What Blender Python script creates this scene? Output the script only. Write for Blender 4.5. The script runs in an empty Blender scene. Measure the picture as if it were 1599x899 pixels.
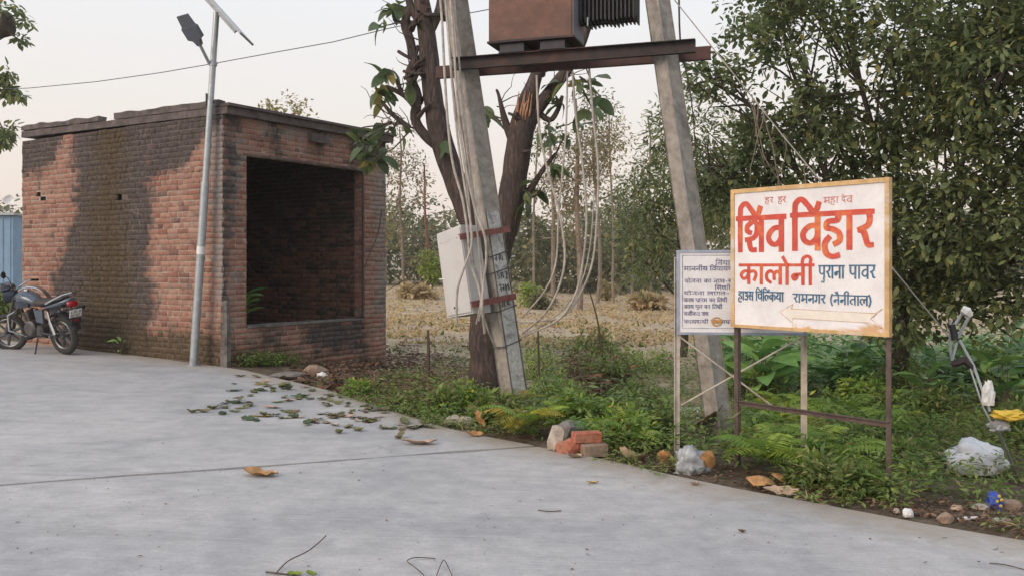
import bpy, bmesh, math, random
import numpy as np
from mathutils import Vector, Matrix, noise

random.seed(7); RNG = np.random.default_rng(7)
scene = bpy.context.scene
COL = scene.collection
# ------------------------------------------------------------------ camera, sky, sun, exposure
F, CX, HY, CH = 1400.0, 799.5, 415.0, 1.5            # focal length in photo pixels, centre column, horizon row, eye height
cam_d = bpy.data.cameras.new('camera'); cam = bpy.data.objects.new('camera', cam_d); COL.objects.link(cam)
cam.location = (0, 0, CH); cam.rotation_euler = (math.radians(90), 0, 0)
cam_d.sensor_width = 36; cam_d.lens = 36 * F / 1599.0; cam_d.shift_y = (HY - 449.5) / 1599.0
cam_d.clip_start = 0.05; cam_d.clip_end = 3000
scene.camera = cam
w = bpy.data.worlds.new('World'); scene.world = w; w.use_nodes = True
nt = w.node_tree; nt.nodes.clear()
SUN_EL, SUN_AZ = math.radians(28), math.radians(232)   # azimuth clockwise from +Y: low glow behind the camera's left shoulder
sky = nt.nodes.new('ShaderNodeTexSky'); sky.sky_type = 'NISHITA'; sky.sun_disc = False
sky.sun_elevation = SUN_EL; sky.sun_rotation = SUN_AZ; sky.dust_density = 4.0; sky.air_density = 1.0
tc = nt.nodes.new('ShaderNodeTexCoord'); sp = nt.nodes.new('ShaderNodeSeparateXYZ')
rp = nt.nodes.new('ShaderNodeValToRGB')
nt.links.new(tc.outputs['Generated'], sp.inputs[0]); nt.links.new(sp.outputs['Z'], rp.inputs[0])
el = rp.color_ramp.elements
el[0].position = 0.0; el[0].color = (0.88, 0.735, 0.635, 1)
el[1].position = 1.0; el[1].color = (0.66, 0.78, 0.95, 1)
for p_, c_ in ((0.09, (0.87, 0.77, 0.69, 1)), (0.18, (0.845, 0.80, 0.76, 1)), (0.30, (0.82, 0.835, 0.86, 1))):
    e_ = el.new(p_); e_.color = c_
mixc = nt.nodes.new('ShaderNodeMixRGB'); mixc.blend_type = 'MIX'; mixc.inputs[0].default_value = 0.10
sc_ = nt.nodes.new('ShaderNodeVectorMath'); sc_.operation = 'SCALE'; sc_.inputs['Scale'].default_value = 0.10
nt.links.new(sky.outputs[0], sc_.inputs[0])
nt.links.new(rp.outputs[0], mixc.inputs[1]); nt.links.new(sc_.outputs[0], mixc.inputs[2])
bg = nt.nodes.new('ShaderNodeBackground'); bg.inputs['Strength'].default_value = 0.88
out = nt.nodes.new('ShaderNodeOutputWorld')
nt.links.new(mixc.outputs[0], bg.inputs['Color']); nt.links.new(bg.outputs[0], out.inputs['Surface'])
sd = bpy.data.lights.new('sun', 'SUN'); sd.energy = 1.4; sd.angle = math.radians(30); sd.color = (1.0, 0.80, 0.64)
sun = bpy.data.objects.new('sun', sd); COL.objects.link(sun)
sdir = Vector((math.sin(SUN_AZ) * math.cos(SUN_EL), math.cos(SUN_AZ) * math.cos(SUN_EL), math.sin(SUN_EL)))
sun.rotation_euler = (-sdir).to_track_quat('-Z', 'Y').to_euler(); sun.location = (0, 0, 20)
vs = scene.view_settings; vs.view_transform = 'Standard'; vs.look = 'None'; vs.gamma = 1; vs.use_curve_mapping = False
vs.exposure = 0.42
scene.cycles.max_bounces = 6; scene.cycles.transparent_max_bounces = 8
scene.cycles.use_denoising = True

# ------------------------------------------------------------------ pixel <-> place
def P(x, y, Y): return Vector(((x - CX) / F * Y, Y, CH + (HY - y) / F * Y))
def px(v): return (CX + F * v[0] / v[1], HY - F * (v[2] - CH) / v[1])
def base_z(X): return -0.025 * np.clip(X, -11, 6)
def G(x, y):
    """where the ray through a pixel meets the road plane"""
    k = (y - HY) / F; q = (x - CX) / F
    Y = CH / (k - 0.025 * q); return Vector((q * Y, Y, -0.025 * q * Y))
EDGE_PX = [(150, 548), (202, 553), (250, 559), (298, 566), (345, 572), (385, 578), (425, 588), (465, 597), (510, 608), (560, 624), (640, 650),
           (700, 668), (760, 681), (820, 692), (880, 704), (960, 720), (1050, 741), (1150, 762), (1250, 780), (1340, 797),
           (1440, 816), (1599, 843), (1900, 905)]
EDGE = [G(*p) for p in EDGE_PX]
d0 = Vector((-0.842, 0.539, 0))
EDGE = [Vector((EDGE[0].x + d0.x * 20, EDGE[0].y + d0.y * 20, 0))] + EDGE
EDGE += [Vector((7.0, 3.0, 0)), Vector((12, 1.0, 0))]
EX = np.array([[e.x, e.y] for e in EDGE])
def edge_dist(X, Y):
    """signed distance to the road edge, positive off the road"""
    X = np.atleast_1d(np.asarray(X, float)); Y = np.atleast_1d(np.asarray(Y, float))
    best = np.full(X.shape, 1e9); sgn = np.ones(X.shape)
    for a, b in zip(EX[:-1], EX[1:]):
        ab = b - a; L2 = ab @ ab
        t = np.clip(((X - a[0]) * ab[0] + (Y - a[1]) * ab[1]) / L2, 0, 1)
        dx = X - a[0] - t * ab[0]; dy = Y - a[1] - t * ab[1]; d = np.hypot(dx, dy)
        cr = ab[0] * (Y - a[1]) - ab[1] * (X - a[0])
        m = d < best; best[m] = d[m]; sgn[m] = np.sign(cr[m])
    return best * sgn
def smooth(a, b, x): t = np.clip((x - a) / (b - a), 0, 1); return t * t * (3 - 2 * t)
def gz(X, Y, s=None):
    X = np.atleast_1d(np.asarray(X, float)); Y = np.atleast_1d(np.asarray(Y, float))
    if s is None: s = edge_dist(X, Y)
    z = base_z(X)
    n = 0.5 * np.sin(X * 2.3 + 1.7 * np.sin(Y * 1.1)) + 0.5 * np.sin(Y * 2.9 + 1.3 * np.sin(X * 1.7))
    off = -0.012 - 0.30 * smooth(0.15, 3.2, s) + 0.03 * n * smooth(0.1, 0.8, s)
    return np.where(s > 0, z + off, z - 0.012 - 0.10 * smooth(0.0, 0.08, -s))
def g1(X, Y): return float(gz(X, Y)[0])
def GP(x, y):
    """where a pixel's ray meets the ground (road or verge)"""
    v = G(x, y)
    if edge_dist(v.x, v.y)[0] <= 0: return v
    Y = v.y
    for _ in range(25):
        X = (x - CX) / F * Y
        Y = 0.5 * Y + 0.5 * (CH - g1(X, Y)) * F / (y - HY)
    X = (x - CX) / F * Y
    return Vector((X, Y, g1(X, Y)))
def on_ground(x, Y):
    X = (x - CX) / F * Y; s = edge_dist(X, Y)[0]
    return Vector((X, Y, g1(X, Y) if s > 0 else float(base_z(X))))

# ------------------------------------------------------------------ materials
def new_mat(name):
    m = bpy.data.materials.new(name); m.use_nodes = True; t = m.node_tree
    b = t.nodes['Principled BSDF']; return m, t, b
def nnoise(t, scale, detail=4, rough=0.6, coord='Object', dist=0.0):
    c = t.nodes.new('ShaderNodeTexCoord'); n = t.nodes.new('ShaderNodeTexNoise')
    n.inputs['Scale'].default_value = scale; n.inputs['Detail'].default_value = detail
    n.inputs['Roughness'].default_value = rough; n.inputs['Distortion'].default_value = dist
    if coord == 'World':
        g = t.nodes.new('ShaderNodeNewGeometry'); t.links.new(g.outputs['Position'], n.inputs['Vector'])
    else: t.links.new(c.outputs[coord], n.inputs['Vector'])
    return n
def ramp(t, src, stops):
    r = t.nodes.new('ShaderNodeValToRGB'); e = r.color_ramp.elements
    e[0].position = stops[0][0]; e[0].color = (*stops[0][1], 1); e[1].position = stops[-1][0]; e[1].color = (*stops[-1][1], 1)
    for p, c in stops[1:-1]: k = e.new(p); k.color = (*c, 1)
    t.links.new(src, r.inputs[0]); return r.outputs[0]
def mixn(t, fac, a, b, mode='MIX'):
    m = t.nodes.new('ShaderNodeMixRGB'); m.blend_type = mode
    for s, v in ((0, fac), (1, a), (2, b)):
        if isinstance(v, (int, float)): m.inputs[s].default_value = v
        elif isinstance(v, tuple): m.inputs[s].default_value = (*v, 1)
        else: t.links.new(v, m.inputs[s])
    return m.outputs[0]
def attr(t, name, kind='GEOMETRY'):
    a = t.nodes.new('ShaderNodeAttribute'); a.attribute_name = name; a.attribute_type = kind; return a.outputs['Fac']
def mathn(t, op, a, b=0.0):
    m = t.nodes.new('ShaderNodeMath'); m.operation = op; m.use_clamp = False
    for s, v in ((0, a), (1, b)):
        if isinstance(v, (int, float)): m.inputs[s].default_value = v
        else: t.links.new(v, m.inputs[s])
    return m.outputs[0]
def bump(t, b, src, strength=0.3, dist=0.01):
    n = t.nodes.new('ShaderNodeBump'); n.inputs['Strength'].default_value = strength; n.inputs['Distance'].default_value = dist
    t.links.new(src, n.inputs['Height']); t.links.new(n.outputs[0], b.inputs['Normal'])
def simple(name, col, rough=0.6, metal=0.0, var=0.25, scale=8.0, bmp=0.15, dirt=None, dirt_amt=0.5, spec=0.5):
    m, t, b = new_mat(name)
    n = nnoise(t, scale, 6, 0.65, 'World')
    lo = tuple(c * (1 - var) for c in col); hi = tuple(min(1, c * (1 + var)) for c in col)
    c = ramp(t, n.outputs['Fac'], [(0.3, lo), (0.7, hi)])
    if dirt:
        n2 = nnoise(t, scale * 0.35, 8, 0.7, 'World', 0.6)
        f = ramp(t, n2.outputs['Fac'], [(0.5, (0, 0, 0)), (0.68, (dirt_amt,) * 3)])
        c = mixn(t, f, c, dirt)
    t.links.new(c, b.inputs['Base Color']); b.inputs['Roughness'].default_value = rough; b.inputs['Metallic'].default_value = metal
    b.inputs['Specular IOR Level'].default_value = spec
    if bmp: bump(t, b, n.outputs['Fac'], bmp, 0.005)
    return m
def leaf_mat(name, stops, trans=0.35, rough=0.45):
    """leaf colour runs through stops with a per-leaf random value (or the object's own)"""
    m, t, b = new_mat(name)
    r = attr(t, 'rnd'); oi = t.nodes.new('ShaderNodeObjectInfo')
    f = mathn(t, 'FRACT', mathn(t, 'ADD', r, oi.outputs['Random']))
    c = ramp(t, f, stops)
    n = nnoise(t, 9, 4, 0.6, 'World'); c = mixn(t, 0.55, c, ramp(t, n.outputs['Fac'], [(0.25, (0.5, 0.5, 0.5)), (0.75, (1.35, 1.35, 1.25))]), 'MULTIPLY')
    t.links.new(c, b.inputs['Base Color']); b.inputs['Roughness'].default_value = rough; b.inputs['Specular IOR Level'].default_value = 0.35
    tr = t.nodes.new('ShaderNodeBsdfTranslucent'); t.links.new(c, tr.inputs['Color'])
    mx = t.nodes.new('ShaderNodeMixShader'); mx.inputs[0].default_value = trans
    t.links.new(b.outputs[0], mx.inputs[1]); t.links.new(tr.outputs[0], mx.inputs[2])
    t.links.new(mx.outputs[0], t.nodes['Material Output'].inputs['Surface'])
    return m
M = {}
# concrete road
m, t, b = new_mat('concrete_road'); M['road'] = m
n1 = nnoise(t, 0.45, 5, 0.6, 'World', 0.4); n2 = nnoise(t, 5, 8, 0.7, 'World'); n3 = nnoise(t, 60, 5, 0.7, 'World')
c = ramp(t, n1.outputs['Fac'], [(0.30, (0.32, 0.325, 0.335)), (0.5, (0.43, 0.42, 0.415)), (0.70, (0.52, 0.495, 0.475))])
c = mixn(t, 0.6, c, ramp(t, n2.outputs['Fac'], [(0.3, (0.68, 0.68, 0.69)), (0.72, (1.28, 1.27, 1.25))]), 'MULTIPLY')
c = mixn(t, 0.30, c, ramp(t, n3.outputs['Fac'], [(0.3, (0.6, 0.6, 0.6)), (0.7, (1.3, 1.3, 1.3))]), 'MULTIPLY')
n4 = nnoise(t, 1.3, 7, 0.75, 'World', 1.2)
c = mixn(t, ramp(t, n4.outputs['Fac'], [(0.60, (0, 0, 0)), (0.70, (0.45, 0.45, 0.45))]), c, (0.25, 0.22, 0.18))
n6 = nnoise(t, 3.0, 8, 0.75, 'World', 1.0)
c = mixn(t, ramp(t, mathn(t, 'ADD', attr(t, 'dust'), mathn(t, 'MULTIPLY', mathn(t, 'SUBTRACT', n6.outputs['Fac'], 0.5), 1.5)), [(0.45, (0, 0, 0)), (1.05, (0.85, 0.85, 0.85))]), c, (0.34, 0.285, 0.225))
for rot_, amt_, col_ in ((-24, 0.12, (0.54, 0.52, 0.50)), (-52, 0.24, (0.26, 0.255, 0.255)), (38, 0.24, (0.27, 0.265, 0.26))):      # scuffs and faint tyre marks
    mp = t.nodes.new('ShaderNodeMapping'); g2 = t.nodes.new('ShaderNodeNewGeometry'); mp.inputs['Rotation'].default_value = (0, 0, math.radians(rot_)); mp.inputs['Scale'].default_value = (0.55, 3.2, 1)
    ns = t.nodes.new('ShaderNodeTexNoise'); ns.inputs['Scale'].default_value = 1.0; ns.inputs['Detail'].default_value = 8; ns.inputs['Roughness'].default_value = 0.72; ns.inputs['Distortion'].default_value = 0.7
    t.links.new(g2.outputs['Position'], mp.inputs['Vector']); t.links.new(mp.outputs[0], ns.inputs['Vector'])
    c = mixn(t, ramp(t, ns.outputs['Fac'], [(0.53, (0, 0, 0)), (0.68, (amt_ * 1.6,) * 3)]), c, col_)
vr = t.nodes.new('ShaderNodeTexVoronoi'); vr.feature = 'DISTANCE_TO_EDGE'; vr.inputs['Scale'].default_value = 0.42; g3 = t.nodes.new('ShaderNodeNewGeometry')
wv = t.nodes.new('ShaderNodeVectorMath'); wv.operation = 'ADD'; nw = nnoise(t, 1.6, 6, 0.7, 'World'); t.links.new(g3.outputs['Position'], wv.inputs[0]); t.links.new(nw.outputs['Color'], wv.inputs[1]); t.links.new(wv.outputs[0], vr.inputs['Vector'])
cr_ = mixn(t, 1.0, ramp(t, vr.outputs['Distance'], [(0.0, (1, 1, 1)), (0.0045, (0, 0, 0))]), ramp(t, n4.outputs['Fac'], [(0.52, (0, 0, 0)), (0.60, (0.7, 0.7, 0.7))]), 'MULTIPLY')
c = mixn(t, cr_, c, (0.11, 0.105, 0.10))
t.links.new(c, b.inputs['Base Color']); b.inputs['Roughness'].default_value = 0.75; b.inputs['Specular IOR Level'].default_value = 0.3
# brushed relief left by the broom, across the road
bn = t.nodes.new('ShaderNodeMapping'); gg = t.nodes.new('ShaderNodeNewGeometry')
bn.inputs['Rotation'].default_value = (0, 0, math.radians(-26)); bn.inputs['Scale'].default_value = (1.2, 26, 1)
nb = t.nodes.new('ShaderNodeTexNoise'); nb.inputs['Scale'].default_value = 1.4; nb.inputs['Detail'].default_value = 6
t.links.new(gg.outputs['Position'], bn.inputs['Vector']); t.links.new(bn.outputs[0], nb.inputs['Vector'])
bump(t, b, mathn(t, 'ADD', mathn(t, 'MULTIPLY', nb.outputs['Fac'], 0.8), mathn(t, 'MULTIPLY', n2.outputs['Fac'], 0.8)), 0.55, 0.012)
# soil, verge and field
m, t, b = new_mat('soil'); M['soil'] = m
n1 = nnoise(t, 0.35, 6, 0.65, 'World', 0.5); n2 = nnoise(t, 7, 8, 0.75, 'World', 0.8); n3 = nnoise(t, 2.0, 7, 0.7, 'World', 1.0)
fld = ramp(t, n3.outputs['Fac'], [(0.25, (0.27, 0.195, 0.14)), (0.42, (0.42, 0.32, 0.225)), (0.58, (0.54, 0.43, 0.29)), (0.75, (0.64, 0.53, 0.37))])
fld = mixn(t, ramp(t, n1.outputs['Fac'], [(0.52, (0, 0, 0)), (0.66, (0.35, 0.35, 0.35))]), fld, (0.30, 0.27, 0.12))
vg = ramp(t, n2.outputs['Fac'], [(0.3, (0.07, 0.052, 0.038)), (0.55, (0.16, 0.125, 0.092)), (0.75, (0.28, 0.225, 0.17))])
c = mixn(t, attr(t, 'field'), vg, fld)
c = mixn(t, 0.6, c, ramp(t, n2.outputs['Fac'], [(0.3, (0.55, 0.55, 0.55)), (0.7, (1.3, 1.3, 1.25))]), 'MULTIPLY')
t.links.new(c, b.inputs['Base Color']); b.inputs['Roughness'].default_value = 0.95; b.inputs['Specular IOR Level'].default_value = 0.1
bump(t, b, n2.outputs['Fac'], 0.9, 0.05)
# brick and mortar, stained by attribute; the inner walls get the room's shade the same way
def masonry(name, stops, bmp, mx=0.93):
    m, t, b = new_mat(name)
    oi = t.nodes.new('ShaderNodeObjectInfo')
    f = mathn(t, 'FRACT', mathn(t, 'ADD', attr(t, 'rnd'), mathn(t, 'MULTIPLY', oi.outputs['Random'], 0.0)))
    c = ramp(t, f, stops)
    n = nnoise(t, 22, 6, 0.7, 'World'); n2 = nnoise(t, 4.5, 8, 0.75, 'World', 0.8)
    c = mixn(t, 0.7, c, ramp(t, n.outputs['Fac'], [(0.3, (0.6, 0.6, 0.6)), (0.7, (1.3, 1.28, 1.25))]), 'MULTIPLY')
    c = mixn(t, ramp(t, n2.outputs['Fac'], [(0.46, (0, 0, 0)), (0.68, (0.75, 0.75, 0.75))]), c, (0.35, 0.265, 0.215))
    n5 = nnoise(t, 1.6, 6, 0.75, 'World', 1.5)
    brk = mathn(t, 'ADD', mathn(t, 'ADD', mathn(t, 'MULTIPLY', mathn(t, 'SUBTRACT', n2.outputs['Fac'], 0.5), 1.6), mathn(t, 'MULTIPLY', mathn(t, 'SUBTRACT', n5.outputs['Fac'], 0.5), 1.0)), mathn(t, 'MULTIPLY', mathn(t, 'SUBTRACT', attr(t, 'rnd'), 0.5), 0.35))
    def cov(a, lo, hi):
        k = mathn(t, 'ADD', attr(t, a), brk)
        return ramp(t, k, [(max(0.0, lo - 0.10), (0, 0, 0)), (hi - 0.06, (mx, mx, mx))])
    c = mixn(t, cov('cement', 0.45, 0.95), c, (0.26, 0.235, 0.215))
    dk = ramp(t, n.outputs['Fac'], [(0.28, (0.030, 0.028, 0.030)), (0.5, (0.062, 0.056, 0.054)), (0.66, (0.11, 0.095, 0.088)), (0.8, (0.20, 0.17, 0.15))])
    c = mixn(t, cov('stain_shade', 0.30, 0.70), c, dk)
    ms = ramp(t, n.outputs['Fac'], [(0.3, (0.042, 0.032, 0.020)), (0.55, (0.088, 0.066, 0.040)), (0.75, (0.17, 0.13, 0.085))])
    c = mixn(t, cov('moss', 0.35, 0.85), c, ms)
    t.links.new(c, b.inputs['Base Color']); b.inputs['Roughness'].default_value = 0.92; b.inputs['Specular IOR Level'].default_value = 0.15
    bump(t, b, n.outputs['Fac'], bmp, 0.012); return m
M['brick'] = masonry('brick', [(0.0, (0.27, 0.133, 0.098)), (0.2, (0.34, 0.178, 0.13)), (0.45, (0.245, 0.112, 0.084)), (0.7, (0.38, 0.21, 0.155)), (0.86, (0.29, 0.155, 0.12)), (0.93, (0.14, 0.075, 0.062)), (1.0, (0.40, 0.26, 0.20))], 0.6)
M['mortar'] = masonry('mortar', [(0, (0.34, 0.28, 0.23)), (1, (0.42, 0.35, 0.29))], 0.8, 0.72)
M['plaster'] = simple('weathered_cement', (0.17, 0.155, 0.14), 0.95, 0, 0.4, 9, 0.5, (0.04, 0.036, 0.032), 0.9)
M['slab'] = simple('roof_concrete', (0.115, 0.092, 0.085), 0.95, 0, 0.45, 7, 0.6, (0.03, 0.027, 0.027), 0.9)
M['pole'] = simple('pole_concrete', (0.33, 0.30, 0.265), 0.9, 0, 0.3, 11, 0.5, (0.12, 0.11, 0.10), 0.7)
M['pole_paint'] = simple('whitewash', (0.50, 0.49, 0.46), 0.85, 0, 0.3, 25, 0.3, (0.13, 0.125, 0.12), 0.95)
M['black_paint'] = simple('black_paint', (0.022, 0.022, 0.024), 0.7, 0, 0.3, 20, 0.1)
M['rust_steel'] = simple('weathered_steel', (0.042, 0.033, 0.033), 0.7, 0.3, 0.4, 8, 0.3, (0.12, 0.05, 0.035), 0.6)
M['red_oxide'] = simple('red_oxide', (0.19, 0.07, 0.06), 0.75, 0.0, 0.35, 14, 0.3, (0.06, 0.035, 0.03), 0.7)
M['rear_rust'] = simple('dull_rust', (0.075, 0.042, 0.037), 0.8, 0.1, 0.35, 12, 0.3, (0.13, 0.055, 0.045), 0.6)
M['dark_steel'] = simple('dark_steel', (0.035, 0.033, 0.037), 0.55, 0.4, 0.3, 10, 0.1)
M['galv'] = simple('galvanised', (0.40, 0.43, 0.45), 0.45, 0.55, 0.18, 12, 0.1, (0.25, 0.25, 0.25), 0.4)
M['box_grey'] = simple('pale_enamel', (0.56, 0.545, 0.53), 0.5, 0, 0.06, 5, 0.05, (0.42, 0.36, 0.30), 0.35)
M['cable'] = simple('pale_conduit', (0.40, 0.36, 0.315), 0.6, 0, 0.3, 14, 0.1, (0.20, 0.155, 0.125), 0.7)
M['wire'] = simple('wire', (0.06, 0.06, 0.065), 0.6)
M['white'] = simple('white_plastic', (0.72, 0.71, 0.70), 0.5, 0, 0.1, 10, 0.1, (0.45, 0.40, 0.34), 0.4)
m, t, b = new_mat('teak_bark'); M['bark'] = m
mp = t.nodes.new('ShaderNodeMapping'); gg = t.nodes.new('ShaderNodeNewGeometry'); mp.inputs['Scale'].default_value = (26, 26, 5); t.links.new(gg.outputs['Position'], mp.inputs['Vector'])
nv = t.nodes.new('ShaderNodeTexNoise'); nv.inputs['Scale'].default_value = 1.0; nv.inputs['Detail'].default_value = 7; nv.inputs['Roughness'].default_value = 0.7; nv.inputs['Distortion'].default_value = 0.8; t.links.new(mp.outputs[0], nv.inputs['Vector'])
nl = nnoise(t, 2.2, 6, 0.7, 'World', 0.6)
c = ramp(t, nv.outputs['Fac'], [(0.3, (0.028, 0.022, 0.021)), (0.5, (0.085, 0.062, 0.054)), (0.72, (0.19, 0.145, 0.125))])
c = mixn(t, ramp(t, nl.outputs['Fac'], [(0.5, (0, 0, 0)), (0.7, (0.6, 0.6, 0.6))]), c, (0.14, 0.085, 0.066))
t.links.new(c, b.inputs['Base Color']); b.inputs['Roughness'].default_value = 0.95; bump(t, b, nv.outputs['Fac'], 1.0, 0.05)
M['bark2'] = simple('pale_bark', (0.24, 0.19, 0.15), 0.95, 0, 0.35, 10, 0.7, (0.10, 0.08, 0.065), 0.7)
M['bark3'] = simple('dark_bark', (0.075, 0.058, 0.045), 0.95, 0, 0.4, 12, 0.8)
M['cutwood'] = simple('fresh_cut_wood', (0.38, 0.205, 0.12), 0.8, 0, 0.4, 18, 0.6)
M['twig'] = simple('twig', (0.10, 0.075, 0.055), 0.9, 0, 0.4, 20, 0.3)
M['iron_brown'] = simple('brown_painted_angle_iron', (0.11, 0.075, 0.065), 0.65, 0.1, 0.35, 16, 0.2, (0.05, 0.03, 0.028), 0.7)
M['post_cream'] = simple('cream_paint', (0.52, 0.45, 0.38), 0.6, 0, 0.2, 12, 0.2, (0.22, 0.13, 0.08), 0.6)
M['frame_blue'] = simple('slate_blue_paint', (0.33, 0.37, 0.46), 0.55, 0, 0.25, 12, 0.2, (0.20, 0.17, 0.16), 0.5)
M['stone'] = simple('stone', (0.40, 0.34, 0.28), 0.95, 0, 0.35, 14, 0.6)
M['loose_brick'] = simple('loose_brick', (0.38, 0.13, 0.075), 0.9, 0, 0.35, 25, 0.6, (0.34, 0.24, 0.18), 0.6)
M['dull_brick'] = simple('dull_brick', (0.27, 0.19, 0.14), 0.95, 0, 0.3, 25, 0.5)
M['plastic_grey'] = simple('grey_polythene', (0.30, 0.31, 0.325), 0.3, 0, 0.2, 9, 0.3)
M['sack'] = simple('white_sack', (0.63, 0.64, 0.66), 0.6, 0, 0.12, 18, 0.4)
M['blue_wrap'] = simple('blue_wrapper', (0.03, 0.07, 0.35), 0.3, 0, 0.3, 20, 0.2)
M['yellow_wrap'] = simple('yellow_wrapper', (0.62, 0.43, 0.05), 0.6, 0, 0.25, 20, 0.2)
M['foam'] = simple('white_foam', (0.70, 0.70, 0.68), 0.7, 0, 0.15, 15, 0.4)
M['teakleaf_dry'] = simple('dry_teak_leaf', (0.42, 0.22, 0.085), 0.75, 0, 0.45, 18, 0.5, (0.20, 0.10, 0.05), 0.7)
M['teakleaf_pale'] = simple('pale_dry_leaf', (0.44, 0.31, 0.22), 0.8, 0, 0.35, 20, 0.5)
M['teakleaf_brown'] = simple('rotting_leaf', (0.16, 0.095, 0.045), 0.7, 0, 0.5, 12, 0.5, (0.20, 0.20, 0.05), 0.7)
# vehicles
M['tyre'] = simple('tyre', (0.03, 0.029, 0.028), 0.85, 0, 0.3, 30, 0.3, (0.12, 0.10, 0.08), 0.35)
M['alloy'] = simple('alloy', (0.16, 0.165, 0.17), 0.4, 0.7, 0.2, 20, 0.05)
M['chrome'] = simple('chrome', (0.62, 0.62, 0.62), 0.18, 1.0, 0.05, 10, 0)
M['bike_black'] = simple('black_plastic', (0.022, 0.022, 0.024), 0.45, 0, 0.2, 15, 0.05)
M['bike_paint'] = simple('slate_tank_paint', (0.105, 0.13, 0.16), 0.25, 0.3, 0.1, 6, 0)
M['bike_dark'] = simple('navy_panel', (0.035, 0.042, 0.065), 0.3, 0.1, 0.15, 6, 0)
M['seat'] = simple('seat_vinyl', (0.035, 0.027, 0.025), 0.6, 0, 0.2, 30, 0.2)
M['engine'] = simple('engine_alloy', (0.12, 0.115, 0.11), 0.5, 0.6, 0.35, 25, 0.2)
M['red_lens'] = simple('red_lens', (0.33, 0.012, 0.02), 0.15, 0, 0.2, 30, 0)
M['plate'] = simple('plate_white', (0.66, 0.66, 0.65), 0.5, 0, 0.05, 10, 0)
M['solar'] = simple('solar_cell', (0.02, 0.025, 0.06), 0.15, 0.2, 0.2, 20, 0)
M['lamp_grey'] = simple('lamp_housing', (0.12, 0.13, 0.155), 0.5, 0.2, 0.1, 10, 0)
M['shed_blue'] = simple('blue_sheet', (0.20, 0.32, 0.47), 0.5, 0.1, 0.12, 3, 0)
# signs
m, t, b = new_mat('sign_white'); M['sign_white'] = m
n = nnoise(t, 3.2, 7, 0.7, 'World', 0.6); n2 = nnoise(t, 40, 5, 0.7, 'World')
c = ramp(t, n.outputs['Fac'], [(0.3, (0.66, 0.635, 0.63)), (0.6, (0.80, 0.785, 0.79))])
c = mixn(t, 0.2, c, ramp(t, n2.outputs['Fac'], [(0.3, (0.75, 0.72, 0.7)), (0.7, (1.15, 1.15, 1.15))]), 'MULTIPLY')
k = mathn(t, 'ADD', attr(t, 'rust'), mathn(t, 'MULTIPLY', mathn(t, 'SUBTRACT', n.outputs['Fac'], 0.5), 2.6))
c = mixn(t, ramp(t, k, [(0.55, (0, 0, 0)), (0.85, (0.85, 0.85, 0.85))]), c, (0.55, 0.30, 0.10))
t.links.new(c, b.inputs['Base Color']); b.inputs['Roughness'].default_value = 0.55
M['ochre'] = simple('ochre_paint', (0.56, 0.36, 0.16), 0.6, 0, 0.25, 9, 0.15, (0.66, 0.60, 0.54), 0.9)
M['letter_red'] = simple('red_lettering', (0.55, 0.070, 0.045), 0.6, 0, 0.18, 14, 0.05, (0.78, 0.27, 0.06), 0.75)
M['letter_small_red'] = simple('faded_red_lettering', (0.55, 0.16, 0.12), 0.6, 0, 0.3, 60, 0.05, (0.62, 0.5, 0.45), 0.7)
M['letter_blue'] = simple('blue_lettering', (0.05, 0.13, 0.22), 0.6, 0, 0.35, 18, 0.05, (0.25, 0.38, 0.46), 0.55)
M['letter_navy'] = simple('navy_lettering', (0.12, 0.115, 0.23), 0.6, 0, 0.35, 40, 0.05, (0.50, 0.48, 0.53), 0.8)
M['rust_line'] = simple('rust_line', (0.52, 0.27, 0.08), 0.7, 0, 0.4, 30, 0.05, (0.66, 0.58, 0.45), 0.6)
M['arrow_fill'] = simple('cream_arrow', (0.76, 0.70, 0.62), 0.6, 0, 0.08, 12, 0.05)
# foliage
M['leaf_dark'] = leaf_mat('leaf_dark', [(0, (0.103, 0.138, 0.066)), (0.35, (0.152, 0.193, 0.086)), (0.7, (0.214, 0.260, 0.108)), (0.955, (0.276, 0.294, 0.114)), (0.98, (0.457, 0.378, 0.108)), (1, (0.181, 0.217, 0.089))], 0.38)
M['leaf_teak'] = leaf_mat('leaf_teak', [(0, (0.069, 0.106, 0.050)), (0.5, (0.125, 0.175, 0.081)), (0.85, (0.188, 0.225, 0.075)), (1, (0.413, 0.312, 0.100))], 0.35)
M['leaf_fern'] = leaf_mat('leaf_fern', [(0, (0.151, 0.263, 0.050)), (0.5, (0.235, 0.366, 0.065)), (0.9, (0.353, 0.459, 0.071)), (1, (0.571, 0.527, 0.071))], 0.35)
M['leaf_fern_y'] = leaf_mat('leaf_fern_y', [(0, (0.27, 0.27, 0.045)), (0.6, (0.36, 0.31, 0.05)), (1, (0.45, 0.33, 0.05))], 0.35)
M['leaf_broad'] = leaf_mat('leaf_broad', [(0, (0.124, 0.265, 0.084)), (0.5, (0.199, 0.377, 0.105)), (1, (0.323, 0.528, 0.139))], 0.3)
M['leaf_weed'] = leaf_mat('leaf_weed', [(0, (0.110, 0.176, 0.049)), (0.4, (0.177, 0.263, 0.064)), (0.75, (0.254, 0.342, 0.078)), (0.92, (0.298, 0.263, 0.109)), (1, (0.177, 0.126, 0.064))], 0.38)
M['leaf_wilt'] = leaf_mat('leaf_wilt', [(0, (0.115, 0.128, 0.061)), (0.5, (0.189, 0.196, 0.081)), (0.8, (0.270, 0.250, 0.101)), (1, (0.203, 0.149, 0.081))], 0.2)
M['leaf_lime'] = leaf_mat('leaf_lime', [(0, (0.225, 0.315, 0.053)), (1, (0.405, 0.495, 0.090))], 0.35)
M['leaf_far'] = leaf_mat('leaf_far', [(0, (0.105, 0.130, 0.060)), (0.5, (0.168, 0.180, 0.080)), (0.8, (0.252, 0.230, 0.104)), (1, (0.315, 0.250, 0.112))], 0.4)
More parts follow.
